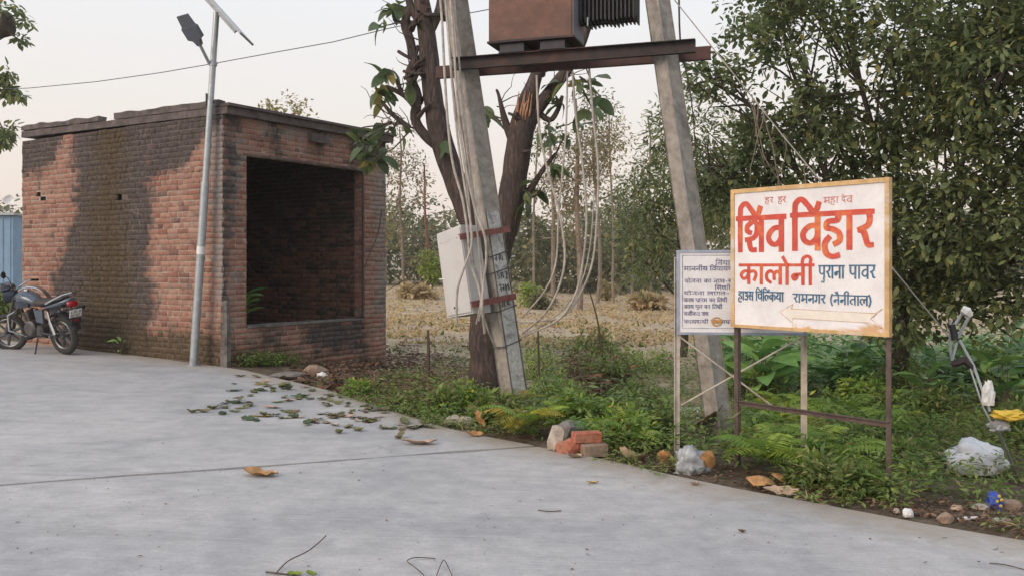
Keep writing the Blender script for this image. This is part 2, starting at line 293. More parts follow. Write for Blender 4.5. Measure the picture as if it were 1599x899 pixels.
M['leaf_yellow'] = leaf_mat('leaf_yellow', [(0, (0.32, 0.27, 0.12)), (0.6, (0.46, 0.37, 0.16)), (1, (0.28, 0.26, 0.12))], 0.45)
M['leaf_brown'] = leaf_mat('leaf_brown', [(0, (0.20, 0.15, 0.09)), (0.5, (0.30, 0.23, 0.13)), (0.8, (0.22, 0.21, 0.10)), (1, (0.38, 0.27, 0.14))], 0.4)
M['dry_grass'] = leaf_mat('dry_grass', [(0, (0.374, 0.265, 0.138)), (0.5, (0.562, 0.421, 0.232)), (0.85, (0.686, 0.539, 0.318)), (1, (0.374, 0.333, 0.146))], 0.35, 0.7)
M['litter'] = leaf_mat('leaf_litter', [(0, (0.09, 0.055, 0.035)), (0.4, (0.17, 0.095, 0.06)), (0.7, (0.25, 0.16, 0.10)), (0.9, (0.10, 0.065, 0.055)), (1, (0.30, 0.12, 0.06))], 0.2, 0.8)
M['grass'] = leaf_mat('grass', [(0, (0.07, 0.12, 0.03)), (0.6, (0.13, 0.19, 0.04)), (1, (0.24, 0.24, 0.08))], 0.35)

# ------------------------------------------------------------------ mesh helpers
def link(o, parent=None):
    COL.objects.link(o)
    if parent is not None: o.parent = parent
    return o
def thing(name, label, cat, loc=(0, 0, 0), rot=(0, 0, 0), group=None):
    o = bpy.data.objects.new(name, None); o.empty_display_size = 0.1; o.location = loc; o.rotation_euler = rot
    COL.objects.link(o); tag(o, label, cat, group); return o
def tag(o, label, cat, group=None):
    o['label'] = label; o['category'] = cat
    if group: o['group'] = group
    return o
def arr_mesh(name, V, Fc, attrs=None):
    """V (n,3); Fc an (m,3) or (m,4) array"""
    me = bpy.data.meshes.new(name); V = np.asarray(V, np.float32); Fc = np.asarray(Fc, np.int32)
    k = Fc.shape[1]
    me.vertices.add(len(V)); me.vertices.foreach_set('co', V.ravel())
    me.loops.add(Fc.size); me.loops.foreach_set('vertex_index', Fc.ravel())
    me.polygons.add(len(Fc)); me.polygons.foreach_set('loop_start', np.arange(0, Fc.size, k, dtype=np.int32))
    me.update(calc_edges=True)
    for nme, val in (attrs or {}).items():
        a = me.attributes.new(nme, 'FLOAT', 'POINT'); a.data.foreach_set('value', np.asarray(val, np.float32))
    me.validate(); return me
class MB:
    def __init__(s): s.v = []; s.f = []
    def add(s, vs, fs):
        o = len(s.v); s.v += [Vector(q) for q in vs]; s.f += [tuple(i + o for i in q) for q in fs]; return s
    def box(s, c, size, rot=None, bev=0.0):
        c = Vector(c); hx, hy, hz = (k / 2 for k in size); R = rot or Matrix.Identity(3)
        if bev <= 0:
            vs = [c + R @ Vector((x * hx, y * hy, z * hz)) for z in (-1, 1) for y in (-1, 1) for x in (-1, 1)]
            return s.add(vs, [(0, 2, 3, 1), (4, 5, 7, 6), (0, 1, 5, 4), (2, 6, 7, 3), (0, 4, 6, 2), (1, 3, 7, 5)])
        ring = []
        pr = [(-hx + bev, -hy), (hx - bev, -hy), (hx, -hy + bev), (hx, hy - bev), (hx - bev, hy), (-hx + bev, hy), (-hx, hy - bev), (-hx, -hy + bev)]
        lv = [(-hz, bev), (-hz + bev, 0), (hz - bev, 0), (hz, bev)]
        vs = []
        for z, ins in lv:
            for x, y in pr:
                vs.append(c + R @ Vector((x * (1 - ins / hx), y * (1 - ins / hy), z)))
        fs = [tuple(range(7, -1, -1)), tuple(range(24, 32))]
        for k in range(3):
            for i in range(8): fs.append((k * 8 + i, k * 8 + (i + 1) % 8, k * 8 + 8 + (i + 1) % 8, k * 8 + 8 + i))
        return s.add(vs, fs)
    def tube(s, pts, r, n=8, cap=True, flat=1.0, up=None):
        pts = [Vector(p) for p in pts]; m = len(pts)
        rs = r if isinstance(r, (list, tuple)) else [r] * m
        vs = []; prev = None
        for i, p in enumerate(pts):
            d = (pts[min(i + 1, m - 1)] - pts[max(i - 1, 0)]).normalized()
            if prev is None:
                a = Vector(up) if up else (Vector((0, 0, 1)) if abs(d.z) < 0.9 else Vector((1, 0, 0)))
                prev = (a - d * a.dot(d)).normalized()
            else: prev = (prev - d * prev.dot(d)).normalized()
            q = d.cross(prev)
            for k in range(n):
                an = 2 * math.pi * k / n
                vs.append(p + (prev * math.cos(an) + q * math.sin(an) * flat) * rs[i])
        fs = [(i * n + k, i * n + (k + 1) % n, (i + 1) * n + (k + 1) % n, (i + 1) * n + k) for i in range(m - 1) for k in range(n)]
        if cap: fs += [tuple(range(n - 1, -1, -1)), tuple((m - 1) * n + k for k in range(n))]
        return s.add(vs, fs)
    def lathe(s, c, axis, prof, n=20):
        """prof: (radius, height along the axis)"""
        c = Vector(c); ax = Vector(axis).normalized(); a = ax.orthogonal().normalized(); q = ax.cross(a); vs = []
        for r, h in prof:
            for k in range(n):
                an = 2 * math.pi * k / n; vs.append(c + ax * h + (a * math.cos(an) + q * math.sin(an)) * r)
        m = len(prof)
        return s.add(vs, [(i * n + k, i * n + (k + 1) % n, (i + 1) * n + (k + 1) % n, (i + 1) * n + k) for i in range(m - 1) for k in range(n)])
    def torus(s, c, axis, R, r, n=32, k=10, sq=1.0):
        pr = [(R + r * math.cos(2 * math.pi * j / k), sq * r * math.sin(2 * math.pi * j / k)) for j in range(k + 1)]
        return s.lathe(c, axis, pr, n)
    def loft(s, secs, cap=True):
        n = len(secs[0]); vs = [p for q in secs for p in q]; m = len(secs)
        fs = [(i * n + k, i * n + (k + 1) % n, (i + 1) * n + (k + 1) % n, (i + 1) * n + k) for i in range(m - 1) for k in range(n)]
        if cap: fs += [tuple(range(n - 1, -1, -1)), tuple((m - 1) * n + k for k in range(n))]
        return s.add(vs, fs)
    def build(s, name, mat, parent=None, smooth_=False, local=False, angle=40):
        me = bpy.data.meshes.new(name)
        off = Vector((0, 0, 0)) if (local or parent is None) else parent.location
        me.from_pydata([v - off for v in s.v], [], s.f)
        bm = bmesh.new(); bm.from_mesh(me); bmesh.ops.recalc_face_normals(bm, faces=bm.faces); bm.to_mesh(me); bm.free()
        if smooth_:
            me.shade_smooth(); me.set_sharp_from_angle(angle=math.radians(angle))
        me.materials.append(M[mat] if isinstance(mat, str) else mat)
        return link(bpy.data.objects.new(name, me), parent)
def recentre(o):
    """put a one-mesh thing's origin at its base"""
    me = o.data; co = [v.co for v in me.vertices]
    c = Vector((sum(v.x for v in co) / len(co), sum(v.y for v in co) / len(co), min(v.z for v in co)))
    for v in me.vertices: v.co -= c
    o.location = c; return o
def crumple(c, size, seed, sub=2, amt=0.5, freq=2.2, flatten=True):
    bm = bmesh.new(); bmesh.ops.create_icosphere(bm, subdivisions=sub, radius=1)
    mb = MB(); vs = []
    for v in bm.verts:
        k = 1 + amt * noise.noise(v.co * freq + Vector((seed * 7.1, seed * 3.3, 0))) + 0.4 * amt * noise.noise(v.co * freq * 2.7 + Vector((0, seed * 5.1, seed)))
        p = v.co * k; z = p.z
        if flatten and z < -0.55: z = -0.55
        vs.append(Vector(c) + Vector((p.x * size[0], p.y * size[1], (z + 0.55) * size[2])))
    mb.add(vs, [tuple(v.index for v in f.verts) for f in bm.faces]); bm.free(); return mb

# ------------------------------------------------------------------ ground
def axis(lo, hi, step, far, n):
    fine = np.arange(lo, hi + 1e-6, step); g = np.geomspace(step, far, n)
    return fine, g
fx, g = axis(-13, 13, 0.25, 700, 22); xs = np.concatenate([(-13 - np.cumsum(g))[::-1], fx, 13 + np.cumsum(g)])
fy = np.arange(2.0, 34, 0.25); gy = np.geomspace(0.3, 500, 26); ys = np.concatenate([[-60, -20, -5, -1], fy, 34 + np.cumsum(gy)])
XX, YY = np.meshgrid(xs, ys); S = edge_dist(XX.ravel(), YY.ravel())
Z = gz(XX.ravel(), YY.ravel(), S)
nx, ny = len(xs), len(ys)
idx = np.arange(nx * ny).reshape(ny, nx)
fc = np.stack([idx[:-1, :-1], idx[:-1, 1:], idx[1:, 1:], idx[1:, :-1]], -1).reshape(-1, 4)
fieldv = smooth(1.9, 3.6, S) * smooth(10.5, 13.5, YY.ravel() + 0.25 * XX.ravel())
me = arr_mesh('ground', np.stack([XX.ravel(), YY.ravel(), Z], -1), fc, {'field': fieldv})
me.shade_smooth(); me.materials.append(M['soil'])
gr = link(bpy.data.objects.new('ground', me)); gr['kind'] = 'structure'

# road: concrete slabs with open joints between them
def joint_line(pa, pb, seed, wmin, wmax):
    a, b_ = G(*pa), G(*pb); d = (b_ - a); d.z = 0; d.normalize(); nrm = Vector((-d.y, d.x, 0))
    L = []; R = []
    for i in range(161):
        t_ = -9 + i * 0.15; c = a + d * t_
        j = 0.02 * noise.noise(Vector((t_ * 0.9, seed, 0))) + 0.007 * noise.noise(Vector((t_ * 6, seed, 3)))
        wd = wmin + (wmax - wmin) * max(0, 0.5 + 0.9 * noise.noise(Vector((t_ * 1.7, seed + 5, 0))))
        L.append(c + nrm * (j + wd / 2)); R.append(c + nrm * (j - wd / 2))
    return L, R
def clip_side(p, a, d): return (p.x - a.x) * (-d.y) + (p.y - a.y) * d.x      # >0 left of the line (farther)
road = bpy.data.objects.new('road', None); COL.objects.link(road); road['kind'] = 'structure'
J1 = joint_line((0, 757), (740, 703), 1.0, 0.018, 0.085)
J2 = joint_line((0, 565), (190, 554), 9.0, 0.004, 0.012)
def jitter_edge():
    o = []
    for a, b_ in zip(EDGE[:-1], EDGE[1:]):
        n_ = max(1, int((b_ - a).length / 0.12))
        for i in range(n_):
            p = a.lerp(b_, i / n_); k = 0.035 * noise.noise(Vector((p.x * 2.3, p.y * 2.3, 4))) + 0.02 * noise.noise(Vector((p.x * 9, p.y * 9, 1)))
            p = Vector((p.x + k, p.y - k, 0)); o.append(p)
    o.append(EDGE[-1].copy()); return o
RE = jitter_edge()
def slab(poly):
    bm = bmesh.new(); vs = [bm.verts.new((p.x, p.y, float(base_z(p.x)))) for p in poly]
    f = bm.faces.new(vs); bm.normal_update()
    if f.normal.z < 0: f.normal_flip()
    r = bmesh.ops.extrude_face_region(bm, geom=[f])
    for v in [q for q in r['geom'] if isinstance(q, bmesh.types.BMVert)]: v.co.z -= 0.11
    for ax_, lo, hi in ((Vector((1, 0, 0)), -9, 7), (Vector((0, 1, 0)), 2, 16)):
        for k in np.arange(lo, hi, 0.4): bmesh.ops.bisect_plane(bm, geom=bm.verts[:] + bm.edges[:] + bm.faces[:], plane_co=ax_ * float(k), plane_no=ax_)
    bmesh.ops.recalc_face_normals(bm, faces=bm.faces)
    bmesh.ops.triangulate(bm, faces=[q for q in bm.faces if len(q.verts) > 4])
    me = bpy.data.meshes.new('slab'); bm.to_mesh(me); bm.free()
    sd_ = edge_dist([v.co.x for v in me.vertices], [v.co.y for v in me.vertices])
    at = me.attributes.new('dust', 'FLOAT', 'POINT'); at.data.foreach_set('value', smooth(-1.0, 0.05, sd_).astype(np.float32))
    me.materials.append(M['road']); return link(bpy.data.objects.new('slab', me), road)
def line_hit(line, pl):
    """first index of the edge polyline beyond a joint, and of the joint beyond the road edge"""
    for i, q in enumerate(line):
        if edge_dist(q.x, q.y)[0] > 0 and i > 40: return i
    return len(line) - 1
def far_of(p, line):
    a = line[60]; d = (line[100] - line[60]).normalized(); return clip_side(p, a, d) > 0
def slab_between(near, far):
    pts = []
    if near is None: pts += [Vector((-30, -40, 0)), Vector((12, -40, 0))]
    e = [p for p in reversed(RE) if (near is None or far_of(p, near)) and (far is None or not far_of(p, far))]
    if near is not None:
        k = line_hit(near, RE); pts += near[:k]
    pts += e
    if far is not None:
        k = line_hit(far, RE); pts += list(reversed(far[:k]))
    else: pts += [Vector((-30, 20, 0))]
    return slab(pts)
slab_between(None, J1[1]); slab_between(J1[0], J2[1]); slab_between(J2[0], None)

# ------------------------------------------------------------------ brick building
BC = Vector((-4.05, 12.55, 0)); DS = Vector((-0.842, 0.539, 0)).normalized(); DF = Vector((0.539, 0.842, 0)).normalized()
LS, LF, BZ0, BZ1 = 5.12, 3.47, -0.42, 3.62
O0, O1, OZ0, OZ1 = 0.42, 2.93, 0.61, 3.10             # the front opening
def pip_dist(x, y, poly):
    ins = False; best = 1e9; n = len(poly)
    for i in range(n):
        x0, y0 = poly[i]; x1, y1 = poly[(i + 1) % n]
        if (y0 > y) != (y1 > y) and x < (x1 - x0) * (y - y0) / (y1 - y0) + x0: ins = not ins
        dx, dy = x1 - x0, y1 - y0; t_ = max(0, min(1, ((x - x0) * dx + (y - y0) * dy) / (dx * dx + dy * dy)))
        best = min(best, math.hypot(x - x0 - t_ * dx, y - y0 - t_ * dy))
    return best if ins else -best
ST_SIDE = [[(10, 150), (120, 150), (98, 207), (88, 242), (62, 266), (10, 282)],
           [(114, 160), (245, 160), (232, 262), (236, 320), (232, 420), (242, 470), (230, 560), (100, 560), (94, 480), (84, 430), (122, 330), (113, 230)],
           [(215, 150), (360, 150), (345, 190), (318, 212), (300, 243), (272, 268), (228, 283)]]
MS_SIDE = [[(138, 300), (195, 300), (204, 420), (215, 560), (120, 560), (135, 430)], [(120, 505), (360, 515), (360, 600), (120, 600)], [(150, 170), (200, 170), (190, 330), (150, 330)]]
CE_SIDE = [[(325, 180), (360, 180), (360, 480), (335, 480)]]
ST_FRONT = [[(340, 150), (378, 150), (368, 230), (366, 330), (358, 420), (350, 480), (340, 480)], [(420, 165), (437, 165), (435, 245), (422, 245)],
            [(484, 175), (506, 175), (504, 256), (488, 256)], [(545, 190), (612, 190), (612, 250), (545, 262)],
            [(402, 500), (430, 500), (428, 535), (408, 535)], [(470, 495), (575, 495), (572, 560), (530, 550), (480, 540)]]
MS_FRONT = [[(340, 528), (420, 540), (480, 556), (620, 552), (620, 640), (340, 640)]]
CE_FRONT = [[(352, 200), (388, 200), (372, 330), (372, 500), (350, 500)], [(575, 260), (612, 260), (612, 520), (585, 520)], [(395, 185), (600, 215), (600, 235), (395, 212)]]
def stains(v, side):
    x, y = px(v); o = []
    for polys, soft in (((ST_SIDE if side else ST_FRONT), 16), ((MS_SIDE if side else MS_FRONT), 24), ((CE_SIDE if side else CE_FRONT), 12)):
        d = max(pip_dist(x, y, q) for q in polys)
        o.append(max(0.0, min(1.0, 0.5 + d / (2 * soft))) * (1.0 if side else 0.8))
    return o
bld = thing('brick_building', 'unfinished red brick room with black-stained walls and one wide dark opening', 'building', (BC.x, BC.y, g1(BC.x, BC.y)))
BO = bld.location.copy()
def wall_pt(side, u, z, out):
    if side: return BC + DS * u + Vector((0, 0, z)) - DF * out
    return BC + DF * u + Vector((0, 0, z)) - DS * out
def brick_verts(side, u0, u1, z0, z1, out, back):
    j = lambda a: random.uniform(-a, a)
    q = []
    for (u, z) in ((u0, z0), (u1, z0), (u1, z1), (u0, z1)): q.append(wall_pt(side, u + j(0.007), z + j(0.005), out + j(0.003)))
    for (u, z) in ((u0, z0), (u1, z0), (u1, z1), (u0, z1)): q.append(wall_pt(side, u, z, back))
    m_ = 0.004                                        # worn arris: a slightly smaller outer face
    cu = (q[0] + q[1] + q[2] + q[3]) / 4
    f = [p + (cu - p).normalized() * 0.006 for p in q[:4]]
    nrm = (-DF if side else -DS)
    mid = [p - nrm * m_ for p in q[:4]]
    return f + mid + q[4:]
BF = [(0, 1, 2, 3)] + [(i, (i + 1) % 4, (i + 1) % 4 + 4, i + 4) for i in range(4)] + [(i + 4, (i + 1) % 4 + 4, (i + 1) % 4 + 8, i + 8) for i in range(4)]
bricks = []
def in_open(u0, u1, z0, z1): return u0 > O0 - 0.02 and u1 < O1 + 0.02 and z0 > OZ0 - 0.03 and z1 < OZ1 + 0.03
holes = [(P(63, 308, 14.6), 0.13), (P(184, 305, 13.6), 0.06)]
def hole_uz(pxl):
    x, y = pxl; q = (x - CX) / F
    u = (BC.x - q * BC.y) / (q * DS.y - DS.x); Y = BC.y + DS.y * u; return u, CH + (HY - y) / F * Y
HOLES = [hole_uz((60, 302)), hole_uz((66, 311)), hole_uz((186, 307))]
def lay(side, L):
    zc = BZ0; row = 0
    while zc < BZ1 - 0.02:
        head = row % 2 == 1 if side else row % 2 == 0
        bl = 0.112 if (head and random.random() < 0.85) else 0.232
        u = -0.004 if row % 2 else -0.004; first = True
        while u < L - 0.03:
            l_ = bl if not (first and bl > 0.2 and row % 4 == 0) else 0.172
            first = False
            u1 = min(L, u + l_ + random.uniform(-0.008, 0.008)); z1 = zc + 0.069 + random.uniform(-0.007, 0.005)
            segs = [(u, u1)]
            if not side and zc > OZ0 - 0.03 and z1 < OZ1 + 0.03:
                segs = []
                if u < O0: segs.append((u, min(u1, O0)))
                if u1 > O1: segs.append((max(u, O1), u1))
            for a, c in segs:
                if c - a < 0.02: continue
                if side and any(abs((a + c) / 2 - hu) < (c - a) / 2 + 0.02 and abs((zc + z1) / 2 - hz) < 0.045 for hu, hz in HOLES): continue
                bricks.append((side, a, c, zc, z1, random.uniform(0.002, 0.011)))
            u = u1 + random.uniform(0.008, 0.014)
        zc += 0.0795; row += 1
lay(True, LS); lay(False, LF)
def visible_size(bk):
    c = wall_pt(bk[0], (bk[1] + bk[2]) / 2, (bk[3] + bk[4]) / 2, 0)
    x, y = px(c); s_ = (bk[2] - bk[1]) / c.y * (1 if bk[0] else 0.8)
    if bk[3] < g1(c.x, c.y) + 0.05: s_ *= 0.1
    return -s_ if s_ else 0
bricks.sort(key=visible_size)
def brick_mesh(bl, name):
    V = []; Fc = []; A = {'rnd': [], 'stain_shade': [], 'moss': [], 'cement': []}
    for bk in bl:
        vs_ = brick_verts(*bk[:5], bk[5], -0.02); o = len(V); r = random.random()
        for v in vs_:
            st = stains(v, bk[0]); A['rnd'].append(r); A['stain_shade'].append(st[0]); A['moss'].append(st[1]); A['cement'].append(st[2]); V.append(v - BO)
        Fc += [tuple(i + o for i in q) for q in BF]
    me = arr_mesh(name, np.array([tuple(v) for v in V]), np.array(Fc), A)
    bm = bmesh.new(); bm.from_mesh(me); bmesh.ops.recalc_face_normals(bm, faces=bm.faces); bm.to_mesh(me); bm.free()
    me.materials.append(M['brick']); return me
for bk in bricks[:300]: link(bpy.data.objects.new('brick', brick_mesh([bk], 'brick')), bld)
rest = link(bpy.data.objects.new('brickwork', brick_mesh(bricks[300:], 'brickwork')), bld); rest['kind'] = 'stuff'
# mortar cores: gridded faces so the stains run over the joints too
def core_grid(side, u0, u1, z0, z1, out, V, Fc, A, step=0.12, skip=None):
    nu = max(1, int(round((u1 - u0) / step))); nz = max(1, int(round((z1 - z0) / step))); o = len(V)
    for i in range(nz + 1):
        for j in range(nu + 1):
            p = wall_pt(side, u0 + (u1 - u0) * j / nu, z0 + (z1 - z0) * i / nz, out); st = stains(p, side)
            V.append(p - BO); A['rnd'].append(0.5); A['stain_shade'].append(st[0]); A['moss'].append(st[1]); A['cement'].append(st[2])
    for i in range(nz):
        for j in range(nu):
            if skip and skip(u0 + (u1 - u0) * (j + .5) / nu, z0 + (z1 - z0) * (i + .5) / nz): continue
            a = o + i * (nu + 1) + j; Fc.append((a, a + 1, a + nu + 2, a + nu + 1))
V = []; Fc = []; A = {'rnd': [], 'stain_shade': [], 'moss': [], 'cement': []}
hs = lambda u, z: any(abs(u - a) < 0.075 and abs(z - c) < 0.05 for a, c in HOLES)
core_grid(True, 0, LS, BZ0, BZ1, 0.0, V, Fc, A, 0.08, hs)
for (a, c, e, f_) in ((0, O0, BZ0, BZ1), (O1, LF, BZ0, BZ1), (O0, O1, BZ0, OZ0), (O0, O1, OZ1, BZ1)): core_grid(False, a, c, e, f_, 0.0, V, Fc, A)
me = arr_mesh('mortar_face', np.array([tuple(v) for v in V]), np.array(Fc), A); me.materials.append(M['mortar'])
link(bpy.data.objects.new('mortar_face', me), bld)
RB = Matrix((DF, -DS, Vector((0, 0, 1)))).transposed()    # local x along the front, y out of the front
def bbox(mb, u0, u1, w0, w1, z0, z1):
    """u along the front, w into the building"""
    c = BC + DF * (u0 + u1) / 2 + DS * (w0 + w1) / 2 + Vector((0, 0, (z0 + z1) / 2))
    mb.box(c, (u1 - u0, w1 - w0, z1 - z0), RB)
mb = MB()                                               # wall cores behind the outer skins
bbox(mb, 0.12, 0.23, 0.24, LS, BZ0, BZ1)
bbox(mb, LF - 0.23, LF - 0.003, 0.24, LS, BZ0, BZ1)
bbox(mb, 0.24, LF - 0.24, LS - 0.23, LS - 0.003, BZ0, BZ1)
for (a, c, e, f_) in ((0.02, O0, BZ0, BZ1), (O1, LF - 0.003, BZ0, BZ1), (O0 + .001, O1 - .001, BZ0, OZ0), (O0 + .001, O1 - .001, OZ1, BZ1)): bbox(mb, a, c, 0.02, 0.23, e, f_)
mb.build('wall_core', 'plaster', bld)
# inner face of the far side wall, seen through the opening, and the back wall
def inner_bricks(kind):
    V = []; Fc = []; zc = 0.0; row = 0; A = {'rnd': [], 'stain_shade': [], 'moss': [], 'cement': []}
    L = LS - 0.46 if kind == 'side' else LF - 0.46
    while zc < 3.55:
        u = -0.1 * (row % 2)
        while u < L:
            a, c = max(0, u), min(L, u + 0.232); o = len(V); pr = random.uniform(0.004, 0.016); r = random.random()
            if c - a > 0.03:
                pts = []
                for dep in (pr, pr - 0.004, -0.03):
                    ins = 0.006 if dep == pr else 0
                    for uu, zz in ((a + ins, zc + ins), (c - ins, zc + ins), (c - ins, zc + 0.066 - ins), (a + ins, zc + 0.066 - ins)):
                        if kind == 'side': p = BC + DF * (LF - 0.23 - dep) + DS * (0.23 + uu)
                        else: p = BC + DF * (0.23 + uu) + DS * (LS - 0.23 - dep)
                        pts.append(p + Vector((0, 0, zz)) - BO)
                V += pts; Fc += [tuple(i + o for i in q) for q in BF]
                for q in pts: A['rnd'].append(r); A['stain_shade'].append(max(0, min(1, 0.22 + 0.20 * (q.z - 0.6)))); A['moss'].append(0.35); A['cement'].append(0)  # inner walls darker upwards: the room's shade put into the brick colour
            u += 0.242
        zc += 0.0795; row += 1
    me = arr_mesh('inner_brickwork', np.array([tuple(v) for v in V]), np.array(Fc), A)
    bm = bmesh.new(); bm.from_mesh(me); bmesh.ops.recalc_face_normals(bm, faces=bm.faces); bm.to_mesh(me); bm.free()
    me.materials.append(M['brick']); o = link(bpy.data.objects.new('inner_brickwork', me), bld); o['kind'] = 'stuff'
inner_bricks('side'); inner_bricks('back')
mb = MB(); bbox(mb, 0.231, LF - 0.231, 0.231, LS - 0.231, -0.42, 0.06); mb.build('floor', 'dull_brick', bld)
# opening: cement sill, timber jamb strip, plaster reveal
mb = MB()
for i in range(10):
    a = O0 + (O1 - O0) * i / 10; c = O0 + (O1 - O0) * (i + 1) / 10; hgt = random.uniform(0.016, 0.032)
    bbox(mb, a, c, -0.022, 0.25, OZ0 - 0.004, OZ0 + hgt)
mb.build('sill', 'plaster', bld)
mb = MB(); bbox(mb, O1 - 0.036, O1 - 0.010, -0.004, 0.03, OZ0 + 0.035, OZ1 - 0.016); mb.build('door_jamb', 'iron_brown', bld)
V = []; Fc = []; A = {'rnd': [], 'stain_shade': [], 'moss': [], 'cement': []}; zc = OZ0 + 0.04; row = 0      # bricks of the right-hand reveal
while zc < OZ1 - 0.08:
    for w0_, w1_ in (((0.035, 0.228),) if row % 2 else ((0.035, 0.128), (0.132, 0.228))):
        o_ = len(V); r_ = random.random()
        for dep, ins in ((0.006, 0.004), (0.003, 0), (-0.01, 0)):
            for ww, zz in ((w0_ + ins, zc + ins), (w1_ - ins, zc + ins), (w1_ - ins, zc + .077 - ins), (w0_ + ins, zc + .077 - ins)):
                V.append(BC + DF * (O1 - dep) + DS * ww + Vector((0, 0, zz)) - BO); A['rnd'].append(r_); A['stain_shade'].append(0.1); A['moss'].append(0.05); A['cement'].append(0.35)
        Fc += [tuple(i + o_ for i in q) for q in BF]
    zc += 0.0795; row += 1
me = arr_mesh('reveal_brickwork', np.array([tuple(v) for v in V]), np.array(Fc), A)
bm = bmesh.new(); bm.from_mesh(me); bmesh.ops.recalc_face_normals(bm, faces=bm.faces); bm.to_mesh(me); bm.free()
me.materials.append(M['brick']); o = link(bpy.data.objects.new('reveal_brickwork', me), bld); o['kind'] = 'stuff'
mb = MB(); bbox(mb, O0 - 0.05, O1 + 0.05, -0.012, 0.02, OZ1 - 0.014, OZ1 + 0.012); mb.build('lintel', 'slab', bld)
for a, zz in ((1.62, 3.42), (2.62, 3.4)):                 # timber stubs standing out under the eave
    mb = MB(); bbox(mb, a, a + 0.36, -0.10, 0.1, zz, zz + 0.13); mb.build('timber_stub', 'slab', bld)
# roof slab with ragged edge, then broken coping on the side wall
def ragged_slab(name, u0, u1, w0, w1, z0, z1, mat, seed, amp=0.02, slope=0.0):
    mb = MB(); secs = []; n = 26
    for i in range(n + 1):
        k = i / n; wv = w0 + (w1 - w0) * k
        j = lambda q: amp * noise.noise(Vector((wv * 3, q * 5.3, seed)))
        pts = []
        for uu, zz, q in ((u0, z0, 0), (u1, z0, 1), (u1, z1, 2), (u0, z1, 3)):
            pts.append(BC + DF * (uu + j(q)) + DS * (wv + (j(q + 7) if i in (0, n) else 0)) + Vector((0, 0, zz + (j(q + 4) if q > 1 else 0.3 * j(q)) + slope * wv)))
        secs.append(pts)
    mb.loft(secs); return mb.build(name, mat, bld)
ragged_slab('roof_slab', -0.016, LF + 0.08, -0.11, LS + 0.005, BZ1 + 0.002, BZ1 + 0.105, 'slab', 2, 0.022, 0.012)
ragged_slab('eave_strip', -0.02, LF + 0.11, -0.15, 0.05, BZ1 + 0.108, BZ1 + 0.150, 'slab', 5, 0.018)
ragged_slab('coping', -0.022, 0.10, 0.06, 2.50, BZ1 + 0.112, BZ1 + 0.205, 'slab', 8, 0.03, 0.012)
ragged_slab('coping', -0.022, 0.10, 2.90, LS + 0.02, BZ1 + 0.112, BZ1 + 0.190, 'slab', 11, 0.035, 0.014)
# cement stub post at the corner
pb = GP(352, 572)
mb = MB(); mb.tube([pb + Vector((0, 0, -0.15)), pb + Vector((0.005, 0, 0.45)), pb + Vector((0.0, 0.0, 0.93))], [0.075, 0.07, 0.06], 4, True, 1, (1, 0.6, 0))
o = recentre(mb.build('cement_post', 'plaster')); tag(o, 'short weathered cement post against the corner of the brick room', 'post')

# ------------------------------------------------------------------ leaves, plants, trees
def unit(v): return v / np.maximum(np.linalg.norm(v, axis=-1, keepdims=True), 1e-9)
def leaf_arrays(pos, d, nrm, L, W, fold=0.18, droop=0.15, shape='diamond'):
    d = unit(d); side = unit(np.cross(d, nrm)); up = np.cross(side, d)
    L = L[:, None]; W = W[:, None]
    if shape == 'diamond':
        b_ = pos; mid = pos + d * L * 0.45 - up * W * fold; tip = pos + d * L - up * L * droop
        l = pos + d * L * 0.42 + side * W * 0.5; r = pos + d * L * 0.42 - side * W * 0.5
        V = np.stack([b_, r, mid, l, tip], 1); k = 5; f = np.array([[0, 1, 2], [0, 2, 3], [2, 1, 4], [3, 2, 4]])
    elif shape == 'oval':
        b_ = pos; tip = pos + d * L - up * L * droop
        l1 = pos + d * L * 0.3 + side * W * 0.46 + up * W * 0.1; r1 = pos + d * L * 0.3 - side * W * 0.46 + up * W * 0.1
        l2 = pos + d * L * 0.7 + side * W * 0.42 - up * L * droop * 0.4; r2 = pos + d * L * 0.7 - side * W * 0.42 - up * L * droop * 0.4
        V = np.stack([b_, r1, r2, tip, l2, l1], 1); k = 6; f = np.array([[0, 1, 5], [1, 2, 5], [2, 4, 5], [2, 3, 4]])
    else:                                              # blade
        m_ = pos + d * L * 0.55 + side * W * 0.4; q = pos + side * W * 0.5; q2 = pos - side * W * 0.5; tip = pos + d * L - up * L * droop * 0
        V = np.stack([q, q2, m_, tip], 1); k = 4; f = np.array([[0, 1, 2], [1, 3, 2]])
    n = len(pos); Fc = (f[None] + (np.arange(n) * k)[:, None, None]).reshape(-1, 3)
    return V.reshape(-1, 3), Fc, k
def leaf_obj(name, mat, pos, d, nrm, L, W, parent=None, kind=None, rnd=None, **kw):
    V, Fc, k = leaf_arrays(pos, d, nrm, L, W, **kw)
    r = np.repeat(RNG.random(len(pos)) if rnd is None else rnd, k)
    off = np.array(parent.location) if parent is not None else 0
    me = arr_mesh(name, V - off, Fc, {'rnd': r}); me.materials.append(M[mat])
    o = link(bpy.data.objects.new(name, me), parent)
    if kind: o['kind'] = kind
    return o
def rand_dirs(n): return unit(RNG.normal(size=(n, 3)))
def clump_leaves(centres, per, spread, L, W, outward=None, up_bias=0.3, jl=0.35):
    n = len(centres) * per; c = np.repeat(centres, per, 0)
    dd = rand_dirs(n); dd[:, 2] = dd[:, 2] * 0.7 + up_bias * 0.3
    if outward is not None: dd = dd + np.repeat(outward, per, 0) * 0.5
    dd = unit(dd); pos = c + dd * (RNG.random((n, 1)) ** 0.6) * spread
    ldir = unit(dd + rand_dirs(n) * 0.6 + np.array([0, 0, -0.25])); nr = unit(np.array([0, 0, 1.0]) + rand_dirs(n) * 0.55)
    s_ = 1 + jl * (RNG.random(n) * 2 - 1)
    return pos, ldir, nr, L * s_, W * s_
